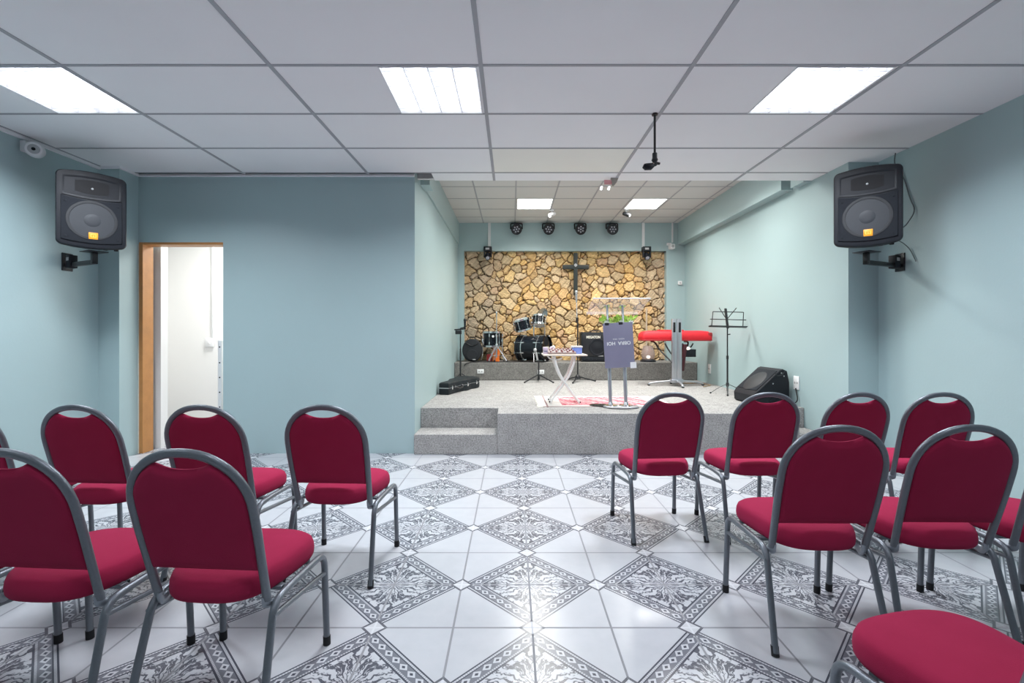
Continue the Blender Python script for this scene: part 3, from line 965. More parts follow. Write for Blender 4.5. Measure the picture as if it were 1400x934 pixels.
t = thing('stage_camera', 'white camera at the beam end in the right stage corner', 'camera', (2.945, SYB, 2.86))
MB().box((-.075, -.03, .005), (.01, 0, .05), bevel=.004).build('bracket', M_white, t)
MB().box((-.045, -.12, -.075), (.045, 0, .015), bevel=.012).build('housing', M_white, t)
MB(Matrix.Translation((0, -.12, -.028)) @ rot_between((0, -1, 0))).lathe([(.026, -.004), (.024, .004), (.012, .006)], None, 18).build('lens', M_greymic, t)
t = thing('wall_sensor', 'small white square sensor on the right stage pilaster', 'sensor', (3.115, SYB, 2.17))
MB().box((-.036, -.03, -.036), (.036, 0, .036), bevel=.006).build('case', M_white, t)
MB().box((-.012, -.032, -.012), (.012, -.028, .012), bevel=.002).build('window', M_greymic, t)

def spot(label, x, sgn):
    t = thing('ceiling_spotlight', label, 'spotlight', (x, 7.70, ZS), 0, 'small spotlights on the stage ceiling')
    MB().lathe([(.035, -.018), (.038, 0)], None, 18).build('ceiling_plate', M_white, t)
    MB().cyl((0, 0, -.05), (0, 0, -.012), .009, seg=10).build('stem', M_white, t)
    R = Matrix.Translation((0, -.01, -.075)) @ rot_between((sgn*.75, -.5, -.42))
    MB(R).lathe([(.022, -.07), (.032, -.06), (.036, .05), (.036, .06), (.030, .06)], None, 20).build('can', M_white if sgn < 0 else M_blackm, t)
    MB(R).lathe([(.030, .055), (.016, .064), (.003, .066)], None, 18).build('lamp', M_spot, t)
spot('small spotlight on stage ceiling under the left panel light', .665, -1)
spot('small spotlight on stage ceiling under the right panel light', 1.905, 1)

def outlet(label, loc, face, w=.115, h=.075):
    """face: 'f' towards the hall, 'l' on the right stage wall"""
    t = thing('outlet', label, 'outlet', loc, 0 if face == 'f' else -PI/2, 'white outlets of the stage')
    MB().box((-w/2, -.012, -h/2), (w/2, 0, h/2), bevel=.004).build('plate', M_white, t)
    for x in (-.2, .2):
        MB().cyl((x*w, -.0135, 0), (x*w, -.011, 0), .013, seg=14).build('socket', M_greymic, t)
outlet('white double outlet on the drum riser front, beside the guitar case', (-.545, 8.02, .575), 'f')
outlet('white double outlet on the drum riser front, behind the leaning grey microphone', (.50, 8.02, .565), 'f')
outlet('white outlet on the right stage wall, between keyboard stand and music stand', (SXR, 7.52, .66), 'l', .10, .15)
outlet('white outlet on the right stage wall, behind the wedge monitor', (SXR, 5.22, .68), 'l', .10, .15)
# ------------------------------------------------------------------ cross
t = thing('wooden_cross', 'slim dark cross hanging on the stone wall', 'cross', (1.185, 8.630, 2.44))
M_cross = plain('dark_wood', (.022, .03, .028), .5, var=.3, scale=20)
MB().box((-.036, -.02, -.50), (.036, .03, .29), bevel=.004).build('upright', M_cross, t)
MB().box((-.245, -.022, -.008), (.245, .03, .068), bevel=.004).build('crossbar', M_cross, t)
MB().box((-.026, -.03, .03), (.026, -.018, .082), Matrix.Rotation(PI/4, 4, 'Y') @ Matrix.Translation((-.045, 0, -.015)), bevel=.003).build('emblem', M_greymic, t)

# ------------------------------------------------------------------ microphone stands
def tripod(mb, r, z0, n=3, a0=.4, thick=.009, drop=.0, zb=0.0):
    for k in range(n):
        a = a0 + 2*PI*k/n
        mb.tube([(0, 0, z0), (r*math.cos(a), r*math.sin(a), zb + .012)], thick, 8)

def stand_legs(t, r, z0, a0, mat, thick=.009, n=3):
    for k in range(n):
        a = a0 + 2*PI*k/n
        l = MB().tube([(.02*math.cos(a), .02*math.sin(a), z0), (r*math.cos(a), r*math.sin(a), .012)], thick, 8).build('leg', mat, t)
        MB().ball((r*math.cos(a), r*math.sin(a), .013), (.016, .016, .013), 10).build('rubber_foot', M_rubber, l)

t = thing('microphone_stand', 'tall black microphone stand against the left stage wall behind the guitar case', 'microphone stand', (-.862, 7.74, ST))
stand_legs(t, .21, .14, .0, M_blackm)
MB().cyl((0, 0, .10), (0, 0, .56), .013, seg=12).build('lower_tube', M_blackm, t)
MB().cyl((0, 0, .54), (0, 0, .90), .009, seg=12).build('upper_tube', M_blackm, t)
MB().box((-.085, -.02, .80), (.02, .02, .865), bevel=.006).build('cable_winder', M_blackm, t)
MB().tube([(-.10, 0, .875), (.09, -.0, .890)], .012, 10).build('cross_arm', M_blackm, t)
MB().tube(fillet([(.0, 0, .90), (.07, 0, .915), (.075, 0, .96)], .02), .010, 10).build('clip', M_blackm, t)
t = thing('microphone', 'black microphone upright in the clip of the stand by the left stage wall', 'microphone', (-.787, 7.74, ST + .90))
MB().tube([(0, 0, -.02), (0, 0, .11)], [.012, .019], 14).build('handle', M_black, t)
MB().ball((0, 0, .135), (.025, .025, .030), 16).build('mesh_head', M_blackm, t)

t = thing('microphone_stand', 'short black microphone stand before the bass drum, holding the leaning grey microphone', 'microphone stand', (.445, 7.72, ST))
stand_legs(t, .27, .12, -.55, M_blackm, .011)
MB().cyl((0, 0, .04), (0, 0, .12), .02, .016, 14).build('hub', M_blackm, t)
MB().cyl((0, 0, .08), (0, 0, .33), .012, seg=12).build('lower_tube', M_blackm, t)
MB().tube([(0, 0, .32), (-.02, 0, .40)], .010, 10).build('upper_tube', M_blackm, t)
t = thing('microphone', 'leaning grey microphone on the short stand before the bass drum', 'microphone', (.425, 7.715, ST + .40))
MB().tube([(0, 0, -.03), (-.028, 0, .10)], [.014, .021], 14).build('handle', M_greymic, t)
MB().ball((-.040, 0, .135), (.030, .030, .034), 16).build('mesh_head', M_greymic, t)

t = thing('microphone_stand', 'tall black microphone stand below the cross, behind the mixer table', 'microphone stand', (1.105, 7.78, ST))
stand_legs(t, .30, .085, .12, M_blackm, .011)
MB().lathe([(.05, .05), (.045, .09), (.02, .12)], None, 18).build('hub', M_blackm, t)
MB().cyl((0, 0, .06), (0, 0, 1.03), .012, seg=12).build('lower_tube', M_blackm, t)
MB().tube([(-.02, 0, 1.0), (-.01, -.01, 1.08)], .020, 12).build('clutch', M_blackm, t)
MB().cyl((-.012, 0, 1.05), (-.022, 0, 1.36), .008, seg=12).build('upper_tube', M_greymic, t)
t = thing('microphone', 'silver and dark microphone on the tall stand below the cross', 'microphone', (1.082, 7.78, ST + 1.36))
MB().tube([(0, 0, -.02), (-.002, 0, .12)], [.013, .021], 14).build('handle', M_alu, t)
MB().ball((-.003, 0, .15), (.028, .028, .033), 16).build('mesh_head', M_chrome, t)

# ------------------------------------------------------------------ drum kit on the riser
def shell(t, M, r, h, lugs=8, mat=None, nseg=40, hoopmat=None, lk=1.0):
    mat = mat or M_gloss; hoopmat = hoopmat or M_chrome
    MB(M).lathe([(r*.97, .012), (r, .014), (r, h - .014), (r*.97, h - .012)], None, nseg).build('shell', mat, t)
    for z in (0, h):
        s = 1 if z else -1
        MB(M).lathe([(r + .010, z - s*.024), (r + .014, z - s*.022), (r + .014, z + s*.008), (r + .004, z + s*.010), (r + .002, z)], None, nseg, cap=False).build('hoop', hoopmat, t)
    MB(M).lathe([(r, h - .004), (r*.98, h + .001), (.004, h + .001)], None, nseg).build('batter_head', M_head, t)
    MB(M).lathe([(.004, -.001), (r*.98, -.001), (r, .004)], None, nseg).build('resonant_head', M_head, t)
    for k in range(lugs):
        a = 2*PI*k/lugs + .2
        mb = MB(M @ Matrix.Rotation(a, 4, 'Z'))
        for z in (h*.24, h*.76):
            mb.box((r - .002, -.011*lk, z - .024*lk), (r + .018*lk, .011*lk, z + .024*lk), bevel=.003*lk)
        mb.cyl((r + .012, 0, .0), (r + .012, 0, h), .004, seg=8)
        mb.build('lug', M_chrome, t)

t = thing('cymbal_bag', 'round black padded cymbal bag standing on the riser by the left wall', 'bag', (-.71, 8.30, RZ))
def bag_ring(s, y):
    pts = []
    for k in range(40):
        a = 2*PI*k/40
        x, z = .178*math.cos(a), .205*math.sin(a)
        if z < -.13: x *= 1.05; z = max(z, -.20)
        pts.append((x*s, y, z*s + .203))
    return pts
MB().loft([bag_ring(.80, -.075), bag_ring(.94, -.068), bag_ring(1.0, -.045), bag_ring(1.0, .045), bag_ring(.94, .068), bag_ring(.8, .075)]).build('body', M_bag, t)
MB().loft([[(x*.55, -.082 - .004, (z - .2)*.42 + .12) for x, y, z in bag_ring(1, 0)], [(x*.60, -.070, (z - .2)*.46 + .12) for x, y, z in bag_ring(1, 0)]]).build('front_pocket', M_bag, t)
MB().tube(fillet([(-.11, -.079, .34), (0, -.088, .27), (.11, -.079, .33)], .06), .008, 8).build('zip_line', M_blackm, t)
MB().tube(fillet([(-.05, 0, .40), (-.04, 0, .425), (.04, 0, .425), (.05, 0, .40)], .02), .008, 8).build('handle', M_bag, t)
MB().box((.01, -.091, .030), (.065, -.084, .048), bevel=.001).build('label_patch', M_greymic, t)

t = thing('floor_tom', 'upright black drum with chrome hoops on legs, beside the cymbal bag', 'drum', (-.345, 8.36, RZ))
shell(t, Matrix.Translation((0, 0, .265)), .165, .265, 6)
MB().lathe([(.022, 0), (.022, .006), (.004, .008)], Matrix.Translation((.01, -.166, .45)) @ Matrix.Rotation(PI/2, 4, 'X'), 16).build('badge', M_head, t)
for a in (PI*1.02, -.35, PI*.5):
    c, s = math.cos(a), math.sin(a)
    l = MB().tube(fillet([(c*.185, s*.185, .42), (c*.185, s*.185, .12), (c*.215, s*.215, .012)], .05), .0075, 8).build('leg', M_chrome, t)
    MB().ball((c*.215, s*.215, .014), (.016, .016, .014), 10).build('rubber_foot', M_rubber, l)
    MB(Matrix.Rotation(a, 4, 'Z')).box((.160, -.018, .33), (.198, .018, .40), bevel=.004).build('leg_clamp', M_chrome, t)

t = thing('cymbal_stand', 'chrome stand with splayed double legs in front of the upright drum', 'stand', (-.27, 8.14, RZ))
for k in range(3):
    a = -.30 + 2*PI*k/3 + (.0 if k else 0)
    c, s = math.cos(a), math.sin(a)
    mb = MB()
    for o_ in (-.012, .012):
        mb.tube([(-s*o_, c*o_, .30), (c*.19 - s*o_, s*.10 + c*o_, .014)], .006, 8)
    mb.tube([(0, 0, .12), (c*.12, s*.07, .105)], .005, 8)
    l = mb.build('leg', M_chrome, t)
    MB().ball((c*.192, s*.10, .014), (.02, .02, .014), 10).build('rubber_foot', M_rubber, l)
MB().cyl((0, 0, .08), (0, 0, .46), .0125, seg=12).build('lower_tube', M_chrome, t)
MB().cyl((0, 0, .45), (0, 0, .86), .0085, seg=12).build('upper_tube', M_chrome, t)
MB().lathe([(.018, .26), (.026, .28), (.026, .31), (.016, .325)], None, 16).build('leg_collar', M_chrome, t)
MB().lathe([(.018, .44), (.020, .445), (.020, .475), (.012, .48)], None, 16).build('tube_clamp', M_chrome, t)
MB().lathe([(.010, .85), (.018, .86), (.018, .875), (.008, .89)], None, 14).build('tilter', M_chrome, t)

o = MB().box((-.345, 8.262, RZ), (-.225, 8.36, RZ + .225)).build('carton', M_orangebox, None, smooth=0, bevel=.006)
tag(o, 'orange box behind the legs of the chrome drum stand', 'box')
o = MB().box((-.455, 8.30, RZ), (-.36, 8.40, RZ + .13)).build('small_case', M_redbox, None, smooth=0, bevel=.012)
tag(o, 'dark red box below the upright black drum', 'box')

# bass drum lying on its side, its front towards the right
t = thing('bass_drum', 'large glossy black bass drum lying on its side on the riser', 'drum', (.39, 8.27, RZ))
ax = Vector((.88, -.475, 0)).normalized()
M = Matrix.Translation((-.24*ax.x, -.24*ax.y, .243)) @ rot_between(ax)
R_, H_ = .222, .47
MB(M).lathe([(R_*.97, .01), (R_, .012), (R_, H_ - .012), (R_*.97, H_ - .01)], None, 48).build('shell', M_gloss, t)
for z, s in ((-.010, -1), (H_ + .010, 1)):
    MB(M).lathe([(R_ + .003, z - .022), (R_ + .018, z - .020), (R_ + .018, z + .020), (R_ + .003, z + .022)], None, 48, cap=False).build('hoop', M_gloss, t)
MB(M).lathe([(R_, H_ - .004), (R_*.99, H_ + .004), (.004, H_ + .004)], None, 48).build('front_head', M_gloss, t)
MB(M).lathe([(.004, -.004), (R_*.99, -.004), (R_, .004)], None, 48).build('batter_head', M_head, t)
MB(M).box((-.13, -.02, H_ + .004), (.13, .026, H_ + .0065)).build('head_logo', M_cream, t, smooth=0)
MB(M).lathe([(.085, H_ + .0045), (.08, H_ + .0065), (.003, H_ + .0066)], Matrix.Translation((.02, .125, 0)) , 24).build('head_badge', M_grille, t)
for z in (.085, H_ - .085):
    MB(M).lathe([(R_ + .001, z - .008), (R_ + .007, z - .006), (R_ + .007, z + .006), (R_ + .001, z + .008)], None, 48, cap=False).build('band', M_chrome, t)
for k in range(8):
    a = 2*PI*k/8 + .35
    mb = MB(M @ Matrix.Rotation(a, 4, 'Z'))
    for z in (.11, H_ - .11):
        mb.box((R_ - .002, -.012, z - .035), (R_ + .02, .012, z + .035), bevel=.004)
    mb.cyl((R_ + .014, 0, -.03), (R_ + .014, 0, .11), .004, seg=8); mb.cyl((R_ + .014, 0, H_ - .11), (R_ + .014, 0, H_ + .03), .004, seg=8)
    for z in (-.035, H_ + .035): mb.box((R_ - .006, -.016, z - .008), (R_ + .024, .016, z + .008), bevel=.003)
    mb.build('tension_claw', M_chrome, t)
pr = Vector((ax.y, -ax.x, 0))
for s in (-1, 1):
    p0 = ax*.10 + pr*(.215*s) + Vector((0, 0, .17)); p1 = ax*.16 + pr*(.33*s) + Vector((0, 0, .014))
    MB().tube([p0, p1], .008, 10).build('spur', M_chrome, t)
MB().tube([(.0, 0, .455), (.0, 0, .66)], .013, 12).build('tom_post', M_chrome, t)
for s, n_ in ((-1, 'a'), (1, 'b')):
    MB().tube(fillet([(0, 0, .645), (s*.03, .0, .69), (s*.055, .0, .70)], .02), .010, 10).build('tom_arm', M_chrome, t)

def rack_tom(label, c, axis, r, h):
    t = thing('rack_tom', label, 'drum', c, 0, 'tilted rack toms')
    shell(t, rot_between(axis) @ Matrix.Translation((0, 0, -h/2)), r, h, 6, lk=.6)
rack_tom('tilted black rack tom nearer the upright drum, above the bass drum', (.185, 8.28, RZ + .660), (-.26, -.10, 1.0), .138, .200)
rack_tom('tilted black rack tom above the bass drum, beside the cymbal pole', (.480, 8.32, RZ + .730), (.06, .30, 1.0), .115, .165)
t = thing('cymbal_stand', 'grey cymbal stand behind the bass drum, its pole topped in black', 'stand', (.605, 8.575, RZ))
stand_legs(t, .09, .20, PI/2, M_chrome, .008)
MB().cyl((0, 0, .10), (0, 0, .55), .012, seg=12).build('lower_tube', M_greymic, t)
MB().cyl((0, 0, .54), (0, 0, .90), .009, seg=12).build('upper_tube', M_greymic, t)
MB().cyl((.0, -.0, .86), (.012, -.01, .95), .020, .014, 12).build('tilter', M_blackm, t)
t = thing('cymbal', 'pale cymbal tilted steeply on the stand behind the bass drum', 'cymbal', (.545, 8.54, RZ + .845))
prof = [(.006, .020), (.018, .018), (.032, .006), (.08, .002), (.135, -.006), (.135, -.008), (.08, .0), (.03, .003), (.006, .016)]
MB(rot_between((-.62, -.62, .30))).lathe(prof, None, 40, cap=False).build('disc', M_brass, t)
MB().cyl((.012, .02, -.012), (.06, .02, .06), .006, seg=8).build('arm', M_blackm, t)

# ------------------------------------------------------------------ amplifier on the riser
t = thing('guitar_amplifier', 'black guitar amplifier with cream lettering on the riser, behind the lilac panel', 'amplifier', (1.495, 8.32, RZ))
mb = MB(); mb.box((-.27, -.13, .0), (.27, .14, .525), bevel=.012); mb.build('cabinet', M_leather, t)
MB().box((-.245, -.136, .095), (.245, -.128, .495), bevel=.004).build('grille_cloth', M_blackm, t)
MB(Matrix.Translation((.02, -.136, .255)) @ rot_between((0, -1, 0))).lathe([(.155, -.002), (.150, .006), (.125, .006), (.12, .001), (.06, .003), (.05, .006), (.003, .008)], None, 40).build('speaker_ring', M_black, t)
MB().box((-.245, -.138, .012), (.245, -.129, .080), bevel=.003).build('control_panel', M_grille, t)
for k in range(6):
    MB().cyl((-.20 + .07*k, -.150, .046), (-.20 + .07*k, -.137, .046), .012, seg=12).build('knob', M_black, t)
text('lettering', 'MEGATON', .062, M_cream, t, Matrix.Translation((-.058, -.137, .435)) @ Matrix.Rotation(PI/2, 4, 'X') @ Matrix.Diagonal((.82, 1.0, 1, 1)), bold=.002)
MB().box((.03, -.1375, .095), (.12, -.135, .112)).build('name_strip', M_greymic, t, smooth=0)
MB().tube(fillet([(-.10, 0, .52), (-.09, 0, .548), (.09, 0, .548), (.10, 0, .52)], .02), .010, 8).build('handle', M_blackm, t)
for x in (-.258, .258):
    for z in (.012, .513):
        MB().box((x - .016, -.136, z - .016), (x + .016, -.10, z + .016), bevel=.006).build('corner_guard', M_blackm, t)

# ------------------------------------------------------------------ guitar case
t = thing('guitar_case', 'black hard guitar case lying on the stage floor along the left wall', 'case', (-.775, 6.62, ST), math.radians(-15))
def case_outline(s=0.0):
    half = [(-.50, .068), (-.47, .078), (-.30, .080), (-.16, .085), (-.08, .11), (-.01, .140), (.06, .150), (.13, .140), (.20, .142), (.28, .172), (.36, .188), (.44, .175), (.49, .13), (.505, .06)]
    pts = [(w_, l) for l, w_ in half] + [(-w_, l) for l, w_ in reversed(half)]
    return [((x - math.copysign(s, x)), y * (1 - s*2)) for x, y in pts]
def cr(s, z): return [(x, y, z) for x, y in case_outline(s)]
MB().loft([cr(.012, .0), cr(.002, .010), cr(0, .03), cr(0, .085)]).build('lower_shell', M_leather, t, smooth=30)
MB().loft([cr(0, .092), cr(0, .140), cr(.004, .152), cr(.016, .160), cr(.045, .165)]).build('lid', M_leather, t, smooth=30)
MB().loft([cr(-.003, .083), cr(-.003, .094)]).build('seam_trim', M_greymic, t, smooth=30)
def right_side(y):      # half width of the outline on the side facing the stage
    pts = [(l, w_) for w_, l in case_outline()[:14]]
    for (a, wa), (b, wb) in zip(pts[:-1], pts[1:]):
        if a <= y <= b: return wa + (wb - wa) * (y - a) / (b - a)
    return .08
for y in (-.40, .02, .30):
    x = right_side(y)
    MB().box((x - .004, y - .018, .065), (x + .010, y + .018, .118), bevel=.003).build('latch', M_chrome, t)
x = right_side(-.19) + .004
MB().tube(fillet([(x - .004, -.30, .088), (x + .035, -.285, .070), (x + .035, -.125, .070), (x + .008, -.10, .088)], .02), .013, 10).build('handle', M_blackm, t)
for y in (-.30, -.10):
    MB().box((right_side(y) - .004, y - .016, .075), (right_side(y) + .014, y + .016, .105), bevel=.004).build('handle_mount', M_chrome, t)

# ------------------------------------------------------------------ rug
o = MB().box((0, 0, 0), (1.48, .88, .008)).build('rug', M_rug, None, smooth=0, bevel=.002)
o.location = (.345, 5.12, ST); tag(o, 'red and white patterned rug on the stage under table and pulpit', 'rug')
mb = MB()
for k in range(70):
    y = .01 + .86*k/69
    mb.tube([(.0, y, .004), (-.045 - random.uniform(0, .02), y + random.uniform(-.012, .012), .003)], .0035, 5)
mb.build('fringe', M_cream, o)

# ------------------------------------------------------------------ folding table with the mixer
TX, TY = .605, 5.42
t = thing('folding_table', 'small white folding table with curved crossed tube legs, on the rug', 'table', (TX, TY, ST))
RUG = .008
MB().box((-.250, -.19, .560), (.250, .19, .578), bevel=.007).build('table_top', M_table, t)
for s, y in ((1, -.125), (-1, -.102), (1, .125), (-1, .102)):
    pts = [(-s*.118, y, .560), (-s*.105, y, .47), (-s*.050, y, .33), (s*.01, y, .24), (s*.17, y, RUG + .012)]
    l = MB().tube(fillet(pts, .12, 6), .0135, 10).build('leg', M_offwhite, t)
    MB().tube([(s*.155, y, RUG + .03), (s*.175, y, RUG + .015)], .013, 10).build('rubber_foot', M_rubber, l)
for s, a, b in ((1, -.125, .125), (-1, -.102, .102)):
    MB().tube([(s*.150, a, .045), (s*.150, b, .045)], .009, 8).build('cross_tube', M_offwhite, t)
    MB().tube([(-s*.117, a, .548), (-s*.117, b, .548)], .009, 8).build('cross_tube', M_offwhite, t)
MB().tube(fillet([(-.20, -.12, .560), (-.17, -.12, .525), (-.07, -.12, .515), (-.03, -.12, .535)], .03), .008, 8).build('catch', M_offwhite, t)

t = thing('audio_mixer', 'small audio mixer with rows of dark red knobs on the folding table', 'mixer', (TX - .03, TY, ST + .578))
MB().loft([[(-.16,-.13,0),(.16,-.13,0),(.16,.13,0),(-.16,.13,0)], [(-.16,-.13,.022),(.16,-.13,.022),(.16,.13,.055),(-.16,.13,.055)]]).build('body', M_mixer, t, bevel=.004)
for i in range(9):
    for j in range(5):
        x = -.13 + .0325*i; y = -.075 + .042*j; z = .022 + .033*(y + .13)/.26
        MB().cyl((x, y, z), (x, y - .003, z + .017), .0085, .007, 8).build('knob', M_knob if (i + j) % 3 else M_white, t)
for i in range(9):
    MB().box((-.139 + .0325*i, -.118, .022), (-.121 + .0325*i, -.100, .036), bevel=.002).build('fader_cap', M_white if i % 2 else M_knob, t)
t = thing('device_box', 'blue box with pale lid at the far right of the mixer', 'box', (TX + .155, TY + .02, ST + .578))
MB().box((-.055, -.06, 0), (.055, .06, .075), bevel=.006).build('body', M_blue, t)
MB().box((-.062, -.066, .075), (.062, .066, .092), bevel=.005).build('lid', M_white, t)
t = thing('device_box', 'pale lilac box at the left end of the folding table', 'box', (TX - .215, TY, ST + .578))
MB().box((-.026, -.07, 0), (.026, .05, .078), bevel=.006).build('body', M_lilac, t)
MB().box((-.018, -.072, .02), (.018, -.068, .04), bevel=.001).build('label_strip', M_purple, t)
t = thing('paper_roll', 'small pink and white bundle behind the mixer', 'bundle', (TX - .12, TY + .155, ST + .578))
MB().ball((0, 0, .042), (.045, .03, .044), 18).build('wrap', M_lilac, t)
MB().ball((.012, -.01, .076), (.022, .018, .018), 12).build('knot', M_white, t)

# ------------------------------------------------------------------ pulpit
PX, PY = 1.17, 5.10
t = thing('pulpit', 'clear acrylic pulpit on two steel tubes at the stage front', 'pulpit', (PX, PY, ST + RUG))
SH = -.038                                  # the tubes stand slightly out of plumb
for x in (-.085, .085):
    MB().tube([(x, 0, .012), (x + SH*.80, 0, .90), (x + SH*.81, 0, .91), (x + SH, 0, 1.12)], [.0205, .0205, .0125, .0125], 20).build('column', M_alu, t)
    MB().lathe([(.075, .014), (.070, .022), (.030, .030), (.0215, .055)], Matrix.Translation((x, 0, 0)), 28).build('flange', M_chrome, t)
mb = MB()
mb.M = Matrix.Translation((-.0, -.0, 0)) @ Matrix.Diagonal((1.0, .62, 1, 1))
mb.lathe([(.195, 0), (.195, .010), (.188, .014)], Matrix.Translation((.03, 0, 0)), 48); mb.build('base_plate', M_alu, t)
MB().lathe([(.125, 0), (.125, .008), (.118, .011)], Matrix.Translation((-.175, .10, 0)) @ Matrix.Diagonal((1, .7, 1, 1)), 40).build('counter_plate', M_smoke, t)
Rt = Matrix.Translation((-.015, 0, 1.105)) @ Matrix.Rotation(math.radians(-34), 4, 'X')
mb = MB(Rt)
mb.loft([[(-.315, .145, -.005), (.265, .145, -.005), (.335, -.145, -.005), (-.285, -.145, -.005)], [(-.315, .145, .005), (.265, .145, .005), (.335, -.145, .005), (-.285, -.145, .005)]])
mb.build('reading_top', M_acrylic, t, smooth=0)
MB(Rt).box((-.285, -.149, -.006), (.335, -.143, .007)).build('top_edge', M_white, t, smooth=0)
MB(Rt).box((-.315, .140, .0), (.265, .147, .035)).build('book_ledge', M_acrylic, t, smooth=0)
MB().box((-.20, .03, .93), (.14, .06, .940), bevel=.002).build('shelf', M_acrylic, t)
for x in (-.085, .085):
    MB().lathe([(.034, 0), (.034, .008)], Matrix.Translation((x + SH, 0, 1.10)) @ Matrix.Rotation(math.radians(-34), 4, 'X'), 20).build('top_flange', M_chrome, t)
# hanging panel
pn = MB(Matrix.Rotation(math.radians(2.0), 4, 'Y') @ Matrix.Translation((0, 0, 0)))
pan = thing('hanging_panel', 'lilac panel with white lettering, hung on the front of the pulpit', 'panel', (PX - .008, PY - .062, ST + RUG + .682))
TW = Matrix.Rotation(math.radians(-3.2), 4, 'Y')
MB(TW).box((-.162, -.004, -.245), (.162, .004, .245), bevel=.002).build('board', M_purple, pan)
text('lettering', 'OBRA  HOI', .052, M_white, pan, TW @ Matrix.Translation((.0, -.0045, .022)) @ Matrix.Rotation(PI/2, 4, 'X') @ Matrix.Rotation(PI, 4, 'Z') , bold=.0012)
text('small_lettering', 'NOVA  VIDA', .022, M_white, pan, TW @ Matrix.Translation((.0, -.0045, .068)) @ Matrix.Rotation(PI/2, 4, 'X') @ Matrix.Rotation(PI, 4, 'Z'))
MB(TW).box((.112, -.0065, -.258), (.178, -.003, -.192)).build('white_tag', M_white, pan, smooth=0)
for x in (-.115, .035):
    MB(TW).box((x - .024, -.010, .222), (x + .020, .040, .250), bevel=.004).build('clip', M_blackm, pan)

t = thing('leaf_garland', 'bright green leaf garland with white petals over the top of the lilac panel', 'garland', (PX - .012, PY + .045, ST + RUG + .945))
rg = random.Random(3)
def leaf(mb, p, d, w_, l):
    d = Vector(d).normalized(); s = d.cross(Vector((rg.uniform(-.4,.4), rg.uniform(-1,-.3), rg.uniform(-.2,.8)))).normalized(); n = d.cross(s)
    p = Vector(p)
    A = [p + d*(l*f) + n*(.10*l*math.sin(f*PI)) for f in (0, .3, .65, 1)]
    W = [.08, 1, .8, .04]
    top = []; bot = []
    for q, k in zip(A, W):
        top.append([mb.v(q - s*w_*k*.5 + n*.0012), mb.v(q + n*(.0012 - .06*w_)), mb.v(q + s*w_*k*.5 + n*.0012)])
        bot.append([mb.v(q - s*w_*k*.5 - n*.0012), mb.v(q - n*(.0012 + .06*w_)), mb.v(q + s*w_*k*.5 - n*.0012)])
    for i in range(3):
        for j in range(2):
            mb.face([top[i][j], top[i][j+1], top[i+1][j+1], top[i+1][j]])
            mb.face([bot[i][j], bot[i+1][j], bot[i+1][j+1], bot[i][j+1]])
        for j in (0, 2):
            mb.face([top[i][j], top[i+1][j], bot[i+1][j], bot[i][j]])
MB().tube(fillet([(-.19, 0, .0), (-.08, -.01, .02), (.05, .0, .0), (.19, -.01, .01)], .06), .006, 6).build('stem', M_leaf, t)
mb = MB()
for k in range(75):
    x = rg.uniform(-.19, .19)
    leaf(mb, (x, rg.uniform(-.03, .03), rg.uniform(-.015, .035)), (rg.uniform(-1, 1), rg.uniform(-.7, .3), rg.uniform(-.3, .9)), rg.uniform(.018, .034), rg.uniform(.045, .085))
o = mb.build('leaves', M_leaf, t, smooth=60)
mb = MB()
for cx in (-.12, .045, .15):
    for k in range(7):
        a = 2*PI*k/7
        leaf(mb, (cx, -.055, -.012), (math.cos(a), -.35, math.sin(a)*.8), .018, .034)
mb.build('petals', M_flower, t, smooth=60)

# ------------------------------------------------------------------ keyboard, stand and lamp
KY = 7.42
t = thing('keyboard', 'keyboard under a fitted bright red cloth cover, on the column stand', 'keyboard', (2.60, KY, 1.115), math.radians(-2))
def kb(sx, sy, z, r=.05):
    pts = []
    for cx, cy, a0 in ((sx - r, sy - r, 0), (-sx + r, sy - r, PI/2), (-sx + r, -sy + r, PI), (sx - r, -sy + r, 3*PI/2)):
        for k in range(6):
            a = a0 + PI/2*k/5; pts.append((cx + r*math.cos(a), cy + r*math.sin(a), z))
    return pts
MB().loft([kb(.535, .165, .0), kb(.545, .175, .012), kb(.547, .177, .06), kb(.535, .168, .115), kb(.50, .14, .150), kb(.40, .09, .162)]).build('cover', M_red, t, smooth=50)
MB().tube([(x, y, .014) for x, y, z in kb(.548, .178, 0)], .006, 6, closed=True).build('hem', M_redbox, t)
MB().box((-.26, -.10, .150), (.12, .06, .176), bevel=.006).build('cover_pocket', M_red, t)
MB().box((-.27, -.120, .138), (.13, -.09, .152), bevel=.003).build('strap', M_blackm, t)
MB().box((.46, -.172, .06), (.545, .0, .135), Matrix.Identity(4), bevel=.02).build('corner_patch', M_redbox, t)

t = thing('keyboard_stand', 'silver column keyboard stand with splayed feet and black arms', 'stand', (2.545, 7.16, ST))
mb = MB()
mb.box((-.075, -.022, .06), (-.004, .022, 1.04), bevel=.006); mb.box((.004, -.022, .06), (.075, .022, 1.04), bevel=.006); mb.box((-.006, -.014, .06), (.006, .014, 1.02))
mb.build('column', M_alu, t)
for x in (-.052, .032):
    MB().box((x - .008, -.0245, .83), (x + .028, -.018, .985), bevel=.003).build('height_slot', M_rubber, t)
MB().box((-.095, -.05, .05), (.095, .07, .11), bevel=.015).build('hub', M_alu, t)
for (x, y) in ((-.40, .06), (.42, .06), (.0, -.26), (.02, .30)):
    p = fillet([(x*.12, y*.12, .085), (x*.75, y*.75, .058), (x, y, .038), (x*1.03, y*1.03, .012)], .03)
    l = MB().tube(p, .019, 12, r2=.014, ref=(0, 0, 1)).build('leg', M_alu, t)
    MB().ball((x*1.03, y*1.03, .013), (.022, .022, .013), 10).build('rubber_foot', M_rubber, l)
KZ = 1.115 - ST
